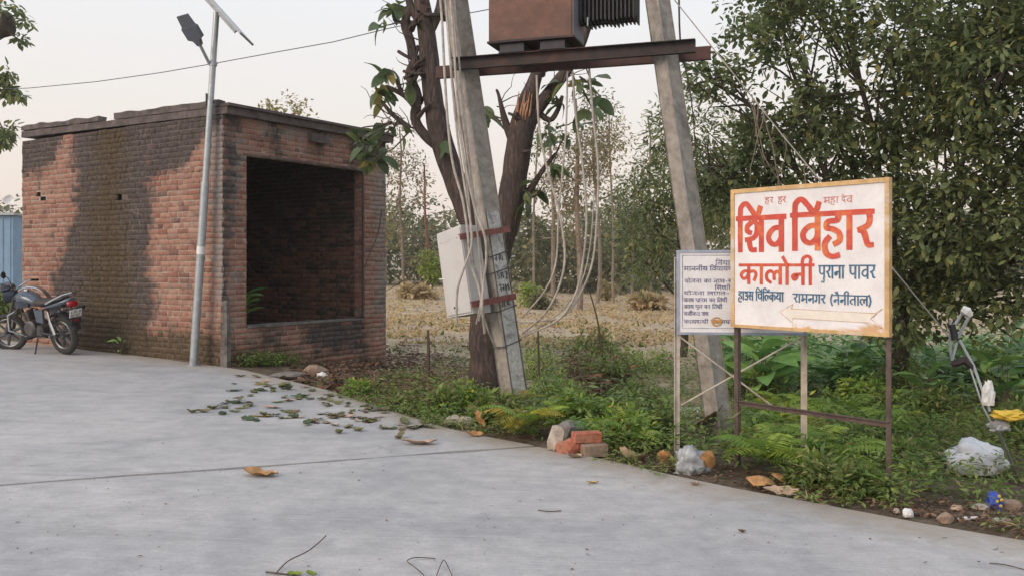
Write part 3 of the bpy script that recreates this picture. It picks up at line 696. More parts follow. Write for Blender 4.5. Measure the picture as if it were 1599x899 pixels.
def lobe_points(lobes, n):
    """clump centres spread through ellipsoids, denser towards their skins"""
    wts = np.array([l[1][0] * l[1][1] * l[1][2] for l in lobes]) ** 0.67; wts /= wts.sum(); C = []; O = []
    for l, k in zip(lobes, RNG.multinomial(n, wts)):
        d_ = rand_dirs(k); r = RNG.random((k, 1)) ** 0.42
        C.append(np.array(l[0]) + d_ * r * np.array(l[1])); O.append(d_)
    return np.concatenate(C), np.concatenate(O)
def branchy(mb, a, b_, r0, r1, wob=0.12, n=6, sides=7):
    a, b_ = Vector(a), Vector(b_); L = (b_ - a).length; s_ = random.random() * 50
    pts = []
    for i in range(n + 1):
        k = i / n; p = a.lerp(b_, k)
        if 0 < i < n: p += Vector((noise.noise(Vector((k * 2, s_, 0))), noise.noise(Vector((k * 2, s_, 5))), noise.noise(Vector((k * 2, s_, 9))))) * wob * L
        pts.append(p)
    mb.tube(pts, [r0 + (r1 - r0) * i / n for i in range(n + 1)], sides); return pts
def leaf_tmpl(name, L, W, mat, n=6, fold=0.25, droop=0.35, wavy=0.0, seed=0):
    """one broad leaf, base at the origin, pointing along +x"""
    mb = MB(); vs = []; rr = random.Random(seed)
    for i in range(n + 1):
        t_ = i / n; wd = W * 0.5 * (math.sin(math.pi * min(1, t_ * 0.93 + 0.05)) ** 0.75) if 0 < i < n else W * 0.03
        x = L * t_; z = -droop * L * t_ * t_; wv = wavy * W * rr.uniform(-1, 1)
        vs += [(x, wd, z + fold * wd + wv), (x, 0, z), (x, -wd, z + fold * wd - wv)]
    fs = []
    for i in range(n):
        a = i * 3; fs += [(a, a + 1, a + 4, a + 3), (a + 1, a + 2, a + 5, a + 4)]
    me = bpy.data.meshes.new(name); me.from_pydata(vs, [], fs); me.shade_smooth()
    at = me.attributes.new('rnd', 'FLOAT', 'POINT'); at.data.foreach_set('value', [0.0] * len(vs))
    me.materials.append(M[mat]); return me
def place_leaf(me, parent, pos, d, name='leaf', roll=None, scale=1.0):
    o = bpy.data.objects.new(name, me); COL.objects.link(o); o.parent = parent
    d = Vector(d).normalized(); q = d.to_track_quat('X', 'Z')
    o.rotation_mode = 'QUATERNION'; o.rotation_quaternion = q @ Matrix.Rotation(random.uniform(-0.6, 0.6) if roll is None else roll, 3, 'X').to_quaternion()
    o.location = Vector(pos) - parent.location; o.scale = (scale,) * 3; return o

# --- the dense tree on the right
rt_base = Vector((5.6, 13.0, g1(5.6, 13.0)))
rt = thing('broadleaf_tree', 'large dense dark green tree spreading behind the red-lettered sign', 'tree', rt_base)
lobes = [((5.3, 12.6, 4.6), (1.9, 1.7, 2.1)), ((6.9, 12.0, 3.2), (1.9, 1.5, 2.0)), ((4.1, 12.6, 3.7), (1.3, 1.2, 1.6)), ((3.35, 12.7, 3.0), (0.85, 0.8, 1.2)), ((2.75, 12.6, 2.9), (0.5, 0.5, 0.75)), ((2.75, 12.4, 4.05), (0.42, 0.4, 0.42)),
         ((7.2, 12.0, 5.8), (2.2, 1.7, 1.8)), ((5.0, 12.2, 2.2), (1.3, 0.9, 1.25)), ((5.6, 11.2, 2.2), (0.95, 0.6, 0.95)), ((6.0, 10.9, 3.9), (1.3, 0.9, 1.2)), ((3.9, 13.1, 5.4), (0.9, 0.9, 0.9)),
         ((8.2, 12.0, 2.4), (1.2, 1.2, 1.7)), ((6.7, 10.7, 2.0), (0.9, 0.55, 0.8)), ((4.7, 13.0, 6.2), (1.3, 1.0, 0.9)), ((4.1, 12.5, 1.9), (0.8, 0.7, 0.85)), ((6.6, 11.6, 1.1), (1.4, 0.7, 0.7)), ((5.2, 12.0, 1.0), (1.0, 0.6, 0.6)), ((7.6, 11.2, 4.4), (1.3, 0.9, 1.3))]
mb = MB(); fork = rt_base + Vector((0.1, 0, 1.3)); mb.tube([rt_base + Vector((0, 0, -0.2)), rt_base + Vector((0.02, 0, 0.5)), fork], [0.16, 0.13, 0.11], 10)
limb_pts = []
for c_, r_ in lobes:
    pts = branchy(mb, fork, c_, 0.055, 0.02, 0.10, 7); limb_pts += pts
    for _ in range(11):
        e = Vector(c_) + Vector(rand_dirs(1)[0]) * 0.9 * min(r_); branchy(mb, pts[random.randint(3, 7)], e, 0.022, 0.006, 0.1, 5, 5)
mb.build('trunk', 'bark3', rt, True)
C, O = lobe_points(lobes, 6600)
pos, ld, nr, L, Wd = clump_leaves(C, 15, 0.18, 0.102, 0.050, O, 0.35, 0.55)
dens = np.array([noise.noise(Vector(p) * 1.25) for p in C]); keep = np.repeat(dens > np.where(C[:, 0] < 5.0, -0.01, -0.17), 15)
pos, ld, nr, L, Wd = (a[keep] for a in (pos, ld, nr, L, Wd))
pxv = CX + F * pos[:, 0] / pos[:, 1]; pyv = HY - F * (pos[:, 2] - CH) / pos[:, 1]
inview = (pxv > 1050) & (pxv < 1590) & (pyv > 5) & (pyv < 560); order = np.argsort(np.where(inview, pos[:, 1], 99))
near = order[:300]; far = order[300:]
leaf_obj('crown', 'leaf_dark', pos[far], ld[far], nr[far], L[far], Wd[far], rt, 'stuff', shape='oval')
tm = [leaf_tmpl('tree_leaf', 0.135, 0.055, 'leaf_dark', 4, 0.2, 0.2, 0, k) for k in range(2)]
for i in near: place_leaf(tm[i % 2], rt, pos[i], ld[i], 'leaf', None, random.uniform(0.55, 1.0))

# --- drooping dark branch tree behind the right-hand pole
def leafy_tree(name, label, base, lobes, n, per, spread, L, W, mat, bark, r0, group=None, shape='diamond', up=0.3, hole=None, trunk_top=None):
    tr = thing(name, label, 'tree', base, (0, 0, 0), group); b_ = Vector(base); mb = MB()
    top = Vector(trunk_top) if trunk_top else Vector((b_.x, b_.y, lobes[0][0][2]))
    r0 *= 0.75; pts = branchy(mb, b_ - Vector((0, 0, 0.2)), top, r0, r0 * 0.45, 0.03, 8, 8)
    for c_, r_ in lobes:
        j = min(range(3, 9), key=lambda q: abs(pts[q].z - (c_[2] - 0.6 * (Vector(c_) - pts[q]).length)))
        q = branchy(mb, pts[j], c_, r0 * 0.35, r0 * 0.12, 0.08, 5, 5)
        for _ in range(3): branchy(mb, q[random.randint(2, 5)], Vector(c_) + Vector(rand_dirs(1)[0]) * min(r_), r0 * 0.12, r0 * 0.05, 0.1, 4, 4)
    mb.build('trunk', bark, tr, True)
    C, O = lobe_points(lobes, n)
    if hole is not None:
        d_ = np.array([noise.noise(Vector(p) * hole[0]) for p in C]); C, O = C[d_ > hole[1] - 0.10], O[d_ > hole[1] - 0.10]
    a = clump_leaves(C, per, spread, L, W, O, up)
    leaf_obj('crown', mat, *a, tr, 'stuff', shape=shape); return tr
b1 = on_ground(1065, 19)
leafy_tree('drooping_tree', 'dark drooping leafy tree just behind the right leaning pole', b1,
           [((3.3, 18.7, 3.2), (0.9, 0.9, 0.9)), ((2.9, 18.4, 2.3), (0.75, 0.8, 0.8)), ((3.7, 18.8, 4.3), (1.0, 0.9, 0.9)), ((2.7, 18.2, 1.55), (0.45, 0.5, 0.5)), ((4.2, 18.5, 3.0), (0.8, 0.8, 1.0))],
           420, 16, 0.24, 0.15, 0.05, 'leaf_dark', 'bark3', 0.12, None, 'diamond', 0.1)

# --- pollarded teak behind the left pole
TK = 12.1; tk_base = P(760, 612, TK)
tk = thing('pollarded_teak', 'lopped teak tree with two thick bare limbs behind the meter pole', 'tree', (tk_base.x, tk_base.y, g1(tk_base.x, tk_base.y)))
def limb(mb, pl, n=9, depth=None):
    """pl: (x, y, half-width in pixels[, depth])"""
    pts = [P(q[0], q[1], q[3] if len(q) > 3 else TK) for q in pl]; rs = [q[2] / F * TK * 0.88 for q in pl]
    P2 = []; R2 = []
    for i in range(len(pts) - 1):
        for k in range(4):
            t_ = k / 4; a = pts[max(i - 1, 0)]; b_ = pts[i]; c = pts[i + 1]; d = pts[min(i + 2, len(pts) - 1)]
            p = 0.5 * ((2 * b_) + (c - a) * t_ + (2 * a - 5 * b_ + 4 * c - d) * t_ * t_ + (3 * b_ - a - 3 * c + d) * t_ ** 3)
            P2.append(p); R2.append((rs[i] * (1 - t_) + rs[i + 1] * t_) * (1 + 0.12 * noise.noise(p * 4)))
    P2.append(pts[-1]); R2.append(rs[-1]); mb.tube(P2, R2, n)
mb = MB()
limb(mb, [(759, 640, 36), (759, 600, 31), (758, 540, 28), (760, 470, 28), (765, 415, 31), (772, 385, 32)], 14)
mb.build('trunk', 'bark', tk, True)
mb = MB()
limb(mb, [(768, 420, 25), (742, 362, 23), (722, 310, 21), (703, 262, 20), (688, 215, 20), (678, 165, 18), (672, 120, 17), (668, 70, 17), (662, 25, 15), (652, -30, 12)], 11)
limb(mb, [(690, 232, 11), (664, 212, 9), (648, 185, 9), (652, 150, 8), (640, 118, 9), (650, 95, 9)], 8)
limb(mb, [(668, 120, 10), (648, 96, 8), (640, 62, 8), (632, 38, 8), (640, 12, 7)], 8)
limb(mb, [(666, 60, 9), (684, 22, 8), (690, -14, 6)], 8)
limb(mb, [(660, 40, 8), (642, 14, 7), (636, -20, 6)], 7)
limb(mb, [(652, 172, 6), (632, 150, 5), (606, 137, 4), (600, 139, 4)], 6)
limb(mb, [(628, 148, 4), (622, 132, 4), (618, 124, 3)], 6)
limb(mb, [(640, 200, 5), (612, 178, 4), (592, 152, 2.5), (586, 132, 1.5)], 6)
mb.build('limb', 'bark', tk, True)
mb = MB()
limb(mb, [(768, 415, 26), (786, 362, 24), (798, 312, 25), (805, 262, 24), (811, 222, 22), (818, 182, 20), (830, 140, 14), (842, 104, 9), (848, 80, 8)], 11)
limb(mb, [(818, 205, 17), (838, 172, 13), (862, 140, 11), (888, 106, 10), (905, 74, 9), (922, 30, 8)], 9)
limb(mb, [(806, 235, 9), (789, 190, 6), (779, 150, 3), (775, 140, 2)], 6)
limb(mb, [(812, 315, 8), (832, 290, 6), (850, 262, 4), (868, 240, 3)], 6)
limb(mb, [(835, 170, 7), (858, 188, 5), (872, 170, 4), (878, 150, 3)], 6)
mb.build('limb', 'bark', tk, True)
mb = MB()
for q_ in range(9):
    x_ = 803 + q_ * 2.6 + random.uniform(-2, 2); limb(mb, [(x_ + 2, 190 + random.uniform(-10, 8), 0.6, TK - .135), (x_ + 4, 170 + random.uniform(-6, 6), 1.9, TK - .158), (x_ + 8 + random.uniform(-2, 3), 146 + random.uniform(-8, 12), 0.6, TK - .12)], 5)
mb.build('cut_scar', 'cutwood', tk, True)
for x0, y0, n_ in ((660, 30, 7), (640, 40, 5), (650, 100, 5), (684, 30, 4), (640, 120, 4), (806, 240, 3), (842, 110, 4), (815, 190, 4), (690, 220, 3), (655, 175, 4)):
    mb = MB()
    for _ in range(n_):
        a_n = random.uniform(0.2, 2.94); l_n = random.uniform(10, 34)
        limb(mb, [(x0 + random.uniform(-10, 10), y0 + random.uniform(-14, 14), random.uniform(2.5, 6)), (x0 + math.cos(a_n) * l_n * .6, y0 - math.sin(a_n) * l_n * .6, 3.0, TK + random.uniform(-.2, .15)), (x0 + math.cos(a_n) * l_n * 1.1, y0 - math.sin(a_n) * l_n, random.uniform(0.8, 3), TK + random.uniform(-.25, .2))], 6)
    o = mb.build('stubs', 'bark', tk, True); o['kind'] = 'stuff'
for x0, y0 in ((640, 20), (655, 60), (640, 110), (622, 140), (600, 150), (690, 15), (850, 110), (870, 130), (900, 90), (845, 180), (820, 300), (780, 160), (612, 180), (640, 190)):
    for _ in range(3):
        mb = MB(); a_ = P(x0 + random.uniform(-8, 8), y0 + random.uniform(-8, 8), TK); branchy(mb, a_, a_ + Vector((random.uniform(-.45, .45), random.uniform(-.3, .25), random.uniform(-.05, .45))), 0.009, 0.003, 0.16, 6, 4); mb.build('twig', 'twig', tk, True)
tl = [leaf_tmpl('teak_leaf', 0.28, 0.16, 'leaf_teak', 6, 0.22, 0.45, 0.05, k) for k in range(3)]
TC = [(622, 8, 6, 640, 30), (606, 14, 3, 640, 30), (648, 30, 3, 650, 40), (600, 118, 3, 592, 152), (588, 140, 4, 590, 140), (612, 110, 3, 618, 126), (640, 128, 4, 640, 140), (606, 158, 3, 612, 178),
      (585, 215, 6, 620, 190), (566, 222, 6, 612, 190), (592, 248, 6, 640, 205), (545, 203, 3, 610, 190), (604, 195, 4, 640, 198), (572, 250, 5, 610, 200), (628, 205, 3, 645, 200),
      (752, 165, 3, 790, 190), (762, 186, 2, 790, 190), (880, 128, 3, 890, 108), (902, 135, 4, 888, 108), (922, 128, 4, 905, 90), (938, 150, 3, 905, 120), (872, 160, 4, 870, 170), (926, 172, 3, 905, 130),
      (818, 292, 3, 812, 315), (842, 300, 4, 832, 290), (862, 262, 4, 868, 240), (850, 205, 4, 858, 188), (690, 222, 2, 690, 215), (820, 318, 2, 812, 318), (596, 36, 2, 632, 38), (880, 214, 4, 868, 240), (900, 190, 3, 868, 200)]
mb = MB()
for x, y, k, ax, ay in TC:
    Yd = TK + random.uniform(-0.35, 0.3); c = P(x, y, Yd); a = P(ax, ay, TK - 0.02)
    mb = MB(); branchy(mb, a, c, 0.014, 0.007, 0.12, 5, 5); mb.build('twig', 'twig', tk, True)
    for _ in range(k + 1):
        d_ = Vector((random.uniform(-1, 1), random.uniform(-0.9, 0.5), random.uniform(-0.9, 0.35)))
        place_leaf(random.choice(tl), tk, c + Vector((random.uniform(-.06, .06), random.uniform(-.06, .06), random.uniform(-.06, .06))), d_, 'leaf', random.uniform(-0.8, 0.8), random.uniform(0.55, 1.1))

# --- tree at the left edge: a lopped bough and hanging sprays
lt_b = Vector((-11.6, 17.5, 0.2))
lt = thing('roadside_tree', 'tree with a lopped bough and hanging dark sprays beyond the brick room', 'tree', lt_b)
mb = MB(); branchy(mb, lt_b - Vector((0, 0, .3)), P(-90, 60, 17.5), 0.3, 0.22, 0.03, 8, 10)
mb.tube([P(-95, 90, 17.5), P(-40, 60, 17.4), P(-8, 40, 17.3), P(14, 36, 17.3)], [0.24, 0.26, 0.27, 0.25], 10)
sprays = [(22, 24, 26), (40, 32, 20), (30, 62, 10), (4, 118, 20), (12, 145, 26), (30, 148, 10), (6, 205, 22), (2, 222, 14), (-15, 130, 30), (-20, 215, 30), (-20, 10, 40)]
for x, y, r in sprays: branchy(mb, P(-10 if y < 80 else -45, 40 if y < 80 else 100, 17.3), P(x, y, 17.2), 0.035, 0.01, 0.1, 6, 5)
mb.build('trunk', 'bark3', lt, True)
C = np.concatenate([np.array([tuple(P(x + random.gauss(0, r * .3), y + random.gauss(0, r * .22), 17.2 + random.uniform(-.4, .4))) for _ in range(5 if i < 3 or i == 5 else 14)]) for i, (x, y, r) in enumerate(sprays)])
leaf_obj('crown', 'leaf_dark', *clump_leaves(C, 9, 0.13, 0.14, 0.06, None, -0.6), lt, 'stuff', shape='oval')

# --- background trees
def far_tree(x, by, Y, top, wpx, label, mat, bark='bark2', n=110, per=18, hole=(0.35, -0.1), trunk=0.11, leaf=0.2, low=0.45, name='field_tree', spread=0.5):
    b_ = on_ground(x, Y); H = CH + (HY - top) / F * Y - b_.z; Rw = wpx / F * Y / 2; zc = b_.z + H * (1 + low) / 2
    rz = H * (1 - low) / 2; lob = [((b_.x, Y, zc), (Rw * 0.75, Rw * 0.7, rz * 0.95))]
    for k in range(4):
        an = random.uniform(0, 6.28); lob.append(((b_.x + math.cos(an) * Rw * 0.5, Y + math.sin(an) * Rw * .5, zc + random.uniform(-0.7, 0.6) * rz), (Rw * 0.5, Rw * 0.5, rz * 0.45)))
    return leafy_tree(name, label, b_, lob, n, per, spread, leaf, leaf * 0.5, mat, bark, trunk, 'trees standing in the dry field', 'diamond', 0.2, hole, (b_.x + random.uniform(-.3, .3), Y, b_.z + H * 0.9))
far_tree(452, 430, 40, 138, 104, 'yellowing tree whose crown shows above the brick room roof', 'leaf_yellow', n=190, leaf=0.21, low=0.42, hole=(0.5, -0.25), spread=0.4)
far_tree(632, 432, 46, 172, 110, 'sparse brownish tree beside the brick room right pillar', 'leaf_brown', n=120, hole=(0.4, -0.02), low=0.2, leaf=0.2)
far_tree(600, 430, 52, 215, 80, 'thin yellow-brown tree partly hidden by the brick room pillar', 'leaf_yellow', n=80, hole=(0.4, -0.05), low=0.15, leaf=0.2)
far_tree(668, 430, 50, 235, 44, 'thin red-brown trunk with few leaves beyond the meter box', 'leaf_far', 'red_oxide', n=26, trunk=0.13, low=0.6)
far_tree(905, 448, 38, 118, 120, 'vine-clad pale tree framed between the two leaning poles', 'leaf_brown', n=150, trunk=0.19, low=0.08, leaf=0.19, hole=(0.45, 0.0))
far_tree(865, 448, 42, 150, 90, 'dark leafy tree with dry leaves behind the hanging cables', 'leaf_far', n=110, trunk=0.16, low=0.2, leaf=0.19, hole=(0.4, -0.05))
far_tree(932, 446, 45, 110, 80, 'straight pale-stemmed tree behind the rightmost hanging cable', 'leaf_far', n=70, trunk=0.14, low=0.55, hole=(0.4, 0.0))
far_tree(958, 446, 47, 130, 74, 'slender pale tree with yellow leaves low on its stem', 'leaf_yellow', n=60, trunk=0.10, low=0.5, hole=(0.4, 0.0))
far_tree(1021, 444, 43, 150, 80, 'slim bare-stemmed tree just left of the right leaning pole', 'leaf_far', n=70, trunk=0.11, low=0.6, hole=(0.4, 0.0))
far_tree(833, 440, 55, 170, 66, 'thin whitish-stemmed tree right of the teak limb', 'leaf_far', n=70, trunk=0.12, low=0.45, hole=(0.4, 0.0))
far_tree(1090, 440, 40, 190, 130, 'olive tree filling the gap between pole and sign', 'leaf_far', n=200, low=0.05, leaf=0.22, hole=(0.4, -0.15))
far_tree(985, 440, 52, 250, 110, 'rounded dark tree low behind the slender stems', 'leaf_dark', n=160, low=0.05, leaf=0.24, hole=(0.4, -0.3))
far_tree(1200, 440, 34, 210, 190, 'dark tree standing behind the dense sign-side tree', 'leaf_dark', n=220, low=0.05, leaf=0.22, hole=(0.4, -0.2))
def bush(x, Y, wpx, hpx, label, mat, n, leaf=0.12, stem=0.0, name='field_bush'):
    b_ = on_ground(x, Y); Rw = wpx / F * Y / 2; H = hpx / F * Y
    o = thing(name, label, 'bush', b_); mb = MB()
    for k in range(5): branchy(mb, b_ + Vector((0, 0, -.1)), b_ + Vector((random.uniform(-.5, .5) * Rw, random.uniform(-.5, .5) * Rw, stem + H * 0.6)), 0.03 + 0.05 * (stem > 0), 0.012, 0.08, 5, 5)
    mb.build('stems', 'twig', o, True)
    C, O = lobe_points([((b_.x, Y, b_.z + stem + H * 0.5), (Rw * 0.8, Rw * 0.8, H * 0.5)), ((b_.x + Rw * .3, Y, b_.z + stem + H * 0.4), (Rw * .65, Rw * .6, H * 0.4)), ((b_.x - Rw * .3, Y, b_.z + stem + H * 0.6), (Rw * .6, Rw * .6, H * 0.4))], n)
    leaf_obj('foliage', mat, *clump_leaves(C, 16, 0.22, leaf, leaf * 0.55, O, 0.3), o, 'stuff', shape='oval')
bush(672, 50, 46, 52, 'clipped lime green bush on a short stem beside the meter box', 'leaf_lime', 110, 0.16, 0.75)
bush(828, 40, 44, 36, 'bright green bush right of the teak trunk', 'leaf_lime', 70, 0.13)
bush(842, 38, 50, 26, 'dull grey-green low bush behind the hanging cables', 'leaf_far', 60, 0.12)
bush(655, 46, 70, 18, 'heap of tan dry grass under the clipped bush', 'dry_grass', 70, 0.25)
bush(1012, 40, 60, 20, 'tan dry grass clump near the white notice board', 'dry_grass', 70, 0.25)
bush(948, 50, 30, 28, 'small yellow-leaved bush under the slender pale tree', 'leaf_yellow', 30, 0.16)
# far wood: one mass
lob = []
for k in range(120):
    x = random.uniform(-260, 1900); Y = random.uniform(62, 100); b_ = on_ground(x, Y)
    top = random.uniform(305, 352); H = (HY - top) / F * Y + 1.5; wd = random.uniform(2.6, 4.6)
    lob.append(((b_.x, Y, b_.z + H * 0.5), (wd, wd, H * 0.52)))
C, O = lobe_points(lob, 7000)
leaf_obj('far_wood', 'leaf_far', *clump_leaves(C, 12, 0.9, 0.5, 0.3, O, 0.3), None, 'stuff')
bpy.data.objects['far_wood']['label'] = 'distant belt of trees closing the dry field'
# left edge: hedge, blue shed with dish
bush(14, 26, 60, 42, 'green hedge bush beyond the brick room by the blue shed', 'leaf_far', 120, 0.14)
bush(-30, 24, 90, 60, 'tall green hedge at the far end of the road', 'leaf_weed', 150, 0.14)
sb = on_ground(2, 36); sh = thing('blue_shed', 'blue sheet-metal shed seen past the brick room end', 'shed', sb)
mb = MB(); mb.box(sb + Vector((-0.9, 0.6, 1.75)), (3.4, 2.4, 3.6)); mb.build('wall', 'shed_blue', sh)
mb = MB(); mb.box(sb + Vector((-0.9, 0.6, 3.60)), (3.7, 2.8, 0.09)); mb.build('roof', 'galv', sh)
mb = MB()
for i in range(12): mb.tube([sb + Vector((-2.5 + i * 0.29, -0.605, 0)), sb + Vector((-2.5 + i * 0.29, -0.605, 3.54))], 0.03, 6)
mb.build('sheet_ribs', 'shed_blue', sh)
dc = P(14, 313, 35.6); ds = thing('satellite_dish', 'round pale satellite dish above the blue shed roof', 'dish', (dc.x, dc.y, sb.z + 3.645))
mb = MB(); mb.lathe(dc, (0.3, -1, 0.35), [(0.001, -0.05), (0.10, -0.035), (0.17, 0.0), (0.2, 0.03), (0.205, 0.03), (0.17, -0.012), (0.10, -0.05), (0.001, -0.065)], 20); mb.build('reflector', 'white', ds, True)
mb = MB(); mb.tube([Vector((dc.x, dc.y + .05, sb.z + 3.64)), dc + Vector((0, .05, 0))], 0.02, 6); mb.build('mast', 'galv', ds, True)

# ------------------------------------------------------------------ ground plants
def GPv(x, y):
    k = (y - HY) / F; q = (x - CX) / F; Y = CH / (k - 0.025 * q); off = edge_dist(q * Y, Y) > 0
    for _ in range(14): Y = np.where(off, 0.5 * Y + 0.5 * (CH - gz(q * Y, Y)) / k, Y)
    X = q * Y; sdist = edge_dist(X, Y); return X, Y, gz(X, Y, sdist), sdist
def pip_v(x, y, poly):
    ins = np.zeros(x.shape, bool)
    for (x0, y0), (x1, y1) in zip(poly, poly[1:] + poly[:1]):
        if y0 != y1: ins ^= ((y0 > y) != (y1 > y)) & (x < (x1 - x0) * (y - y0) / (y1 - y0) + x0)
    return ins
def scatter(n, poly):
    """points on the ground inside a pixel polygon"""
    xs_ = [p[0] for p in poly]; ys_ = [p[1] for p in poly]; o = []
    while len(o) < n:
        x = RNG.uniform(min(xs_), max(xs_), n * 2); y = RNG.uniform(min(ys_), max(ys_), n * 2); m_ = pip_v(x, y, poly); x, y = x[m_], y[m_]
        X, Y, Zz, sd_ = GPv(x, y); m_ = sd_ > 0.03
        o += [Vector(q) for q in zip(X[m_], Y[m_], Zz[m_])]
    return o[:n]
def keep_out(v):
    """not inside the brick room"""
    d_ = v - BC; u = d_.dot(DF); w_ = d_.dot(DS); return -0.25 < u < LF + 0.1 and -0.06 < w_ < LS + .1
VERGE = [(560, 626), (620, 600), (720, 560), (840, 545), (960, 540), (1100, 560), (1300, 565), (1599, 560), (1599, 790), (1440, 800), (1340, 788), (1150, 752), (960, 712), (820, 684), (700, 662)]
CLEAR = [(GP(x, y), r) for x, y, r in ((1522, 758, .46), (1480, 758, .3), (1425, 730, .16), (1200, 748, .26), (1255, 738, .24), (1105, 700, .34), (1078, 738, .18), (818, 688, .2), (900, 700, .25), (1552, 793, .15), (1190, 762, .2), (1384, 774, .16), (1384, 764, .14), (1047, 728, .16), (1047, 716, .12), (1146, 752, .10))]
def is_clear(p): return all((p.x - c.x) ** 2 + (p.y - c.y) ** 2 > r * r for c, r in CLEAR)
def weed_patch(name, mat, pts, per, hmax, L, W, label, shape='diamond'):
    P0 = np.array([tuple(p) for p in pts if is_clear(p)]); n = len(P0)
    h = hmax * (0.35 + 0.65 * RNG.random(n)); c = np.repeat(P0, per, 0); hh = np.repeat(h, per)
    k = RNG.random(n * per) ** 0.7; ang = RNG.random(n * per) * 6.283; rad = (0.02 + 0.16 * k) * (0.4 + RNG.random(n * per))
    lean = np.repeat(RNG.normal(size=(n, 2)) * 0.12, per, 0) * k[:, None]
    pos = c + np.stack([np.cos(ang) * rad * 0.6 + lean[:, 0], np.sin(ang) * rad * 0.6 + lean[:, 1], k * hh], -1)
    d_ = unit(np.stack([np.cos(ang), np.sin(ang), RNG.normal(size=n * per) * 0.35 + 0.15], -1)); nr = unit(np.array([0, 0, 1.]) + rand_dirs(n * per) * 0.45)
    s_ = 0.6 + 0.8 * RNG.random(n * per)
    rn = np.clip(np.repeat(RNG.random(n), per) * 0.7 + RNG.random(n * per) * 0.3, 0, 1)
    o = leaf_obj(name, mat, pos, d_, nr, L * s_, W * s_, None, 'stuff', rn, shape=shape)
    o['label'] = label; return o
pv = [p for p in scatter(760, VERGE) if not keep_out(p)]
weed_patch('weeds', 'leaf_weed', pv, 30, 0.34, 0.060, 0.022, 'low mixed green weeds covering the verge')
pv2 = [p for p in scatter(430, [(830, 560), (1000, 545), (1240, 560), (1599, 550), (1599, 700), (1380, 740), (1160, 740), (960, 700), (840, 670)])]
weed_patch('broad_weeds', 'leaf_weed', pv2, 26, 0.52, 0.085, 0.030, 'taller dark green weeds around the signs', 'oval')
pv3 = scatter(240, [(640, 650), (700, 600), (780, 610), (860, 560), (960, 570), (1040, 640), (1020, 715), (900, 695), (780, 675), (700, 660)])
weed_patch('lime_weeds', 'leaf_fern', pv3, 24, 0.22, 0.06, 0.022, 'bright green weeds along the road edge')
pv4 = scatter(130, [(880, 560), (960, 545), (980, 640), (900, 650)])
weed_patch('dead_weeds', 'litter', pv4, 22, 0.5, 0.085, 0.04, 'withered brown weeds left of the notice board', 'oval')
pv6 = scatter(420, [(1090, 560), (1240, 552), (1420, 556), (1640, 560), (1640, 640), (1400, 640), (1240, 640), (1120, 620)])
weed_patch('thicket', 'leaf_broad', pv6, 26, 0.85, 0.13, 0.055, 'tall leafy thicket under the dense tree behind the signs', 'oval')
pv5 = [p for p in scatter(330, [(1400, 640), (1599, 600), (1599, 770), (1480, 770), (1400, 760), (1180, 745), (1160, 690)])]
weed_patch('right_weeds', 'leaf_weed', pv5, 30, 0.34, 0.075, 0.017, 'tangled weeds round the white sack')
def verge_bush(x, y, wpx, hpx, mat, label, leaf=0.06, asp=0.42, n=70, group=None, shape='diamond'):
    b_ = GP(x, y); k_ = b_.y / F; Rw = wpx * k_ / 2; H = hpx * k_
    o = thing('verge_shrub', label, 'shrub', b_, (0, 0, 0), group); mb = MB()
    for _ in range(7): branchy(mb, b_ + Vector((random.uniform(-.05, .05), random.uniform(-.05, .05), -.03)), b_ + Vector((random.uniform(-.8, .8) * Rw, random.uniform(-.6, .6) * Rw, H * random.uniform(.5, .9))), 0.008, 0.003, 0.1, 4, 4)
    q = mb.build('stems', 'twig', o); q['kind'] = 'stuff'
    C, O = lobe_points([((b_.x, b_.y, b_.z + H * 0.45), (Rw * 0.75, Rw * 0.6, H * 0.5)), ((b_.x + Rw * .4, b_.y, b_.z + H * 0.35), (Rw * .6, Rw * .5, H * 0.36)), ((b_.x - Rw * .4, b_.y, b_.z + H * 0.38), (Rw * .6, Rw * .5, H * 0.38))], n)
    C[:, 2] = np.maximum(C[:, 2], b_.z + 0.03)
    leaf_obj('foliage', mat, *clump_leaves(C, 13, 0.085, leaf, leaf * asp, O, 0.5, 0.45), o, 'stuff', shape=shape)
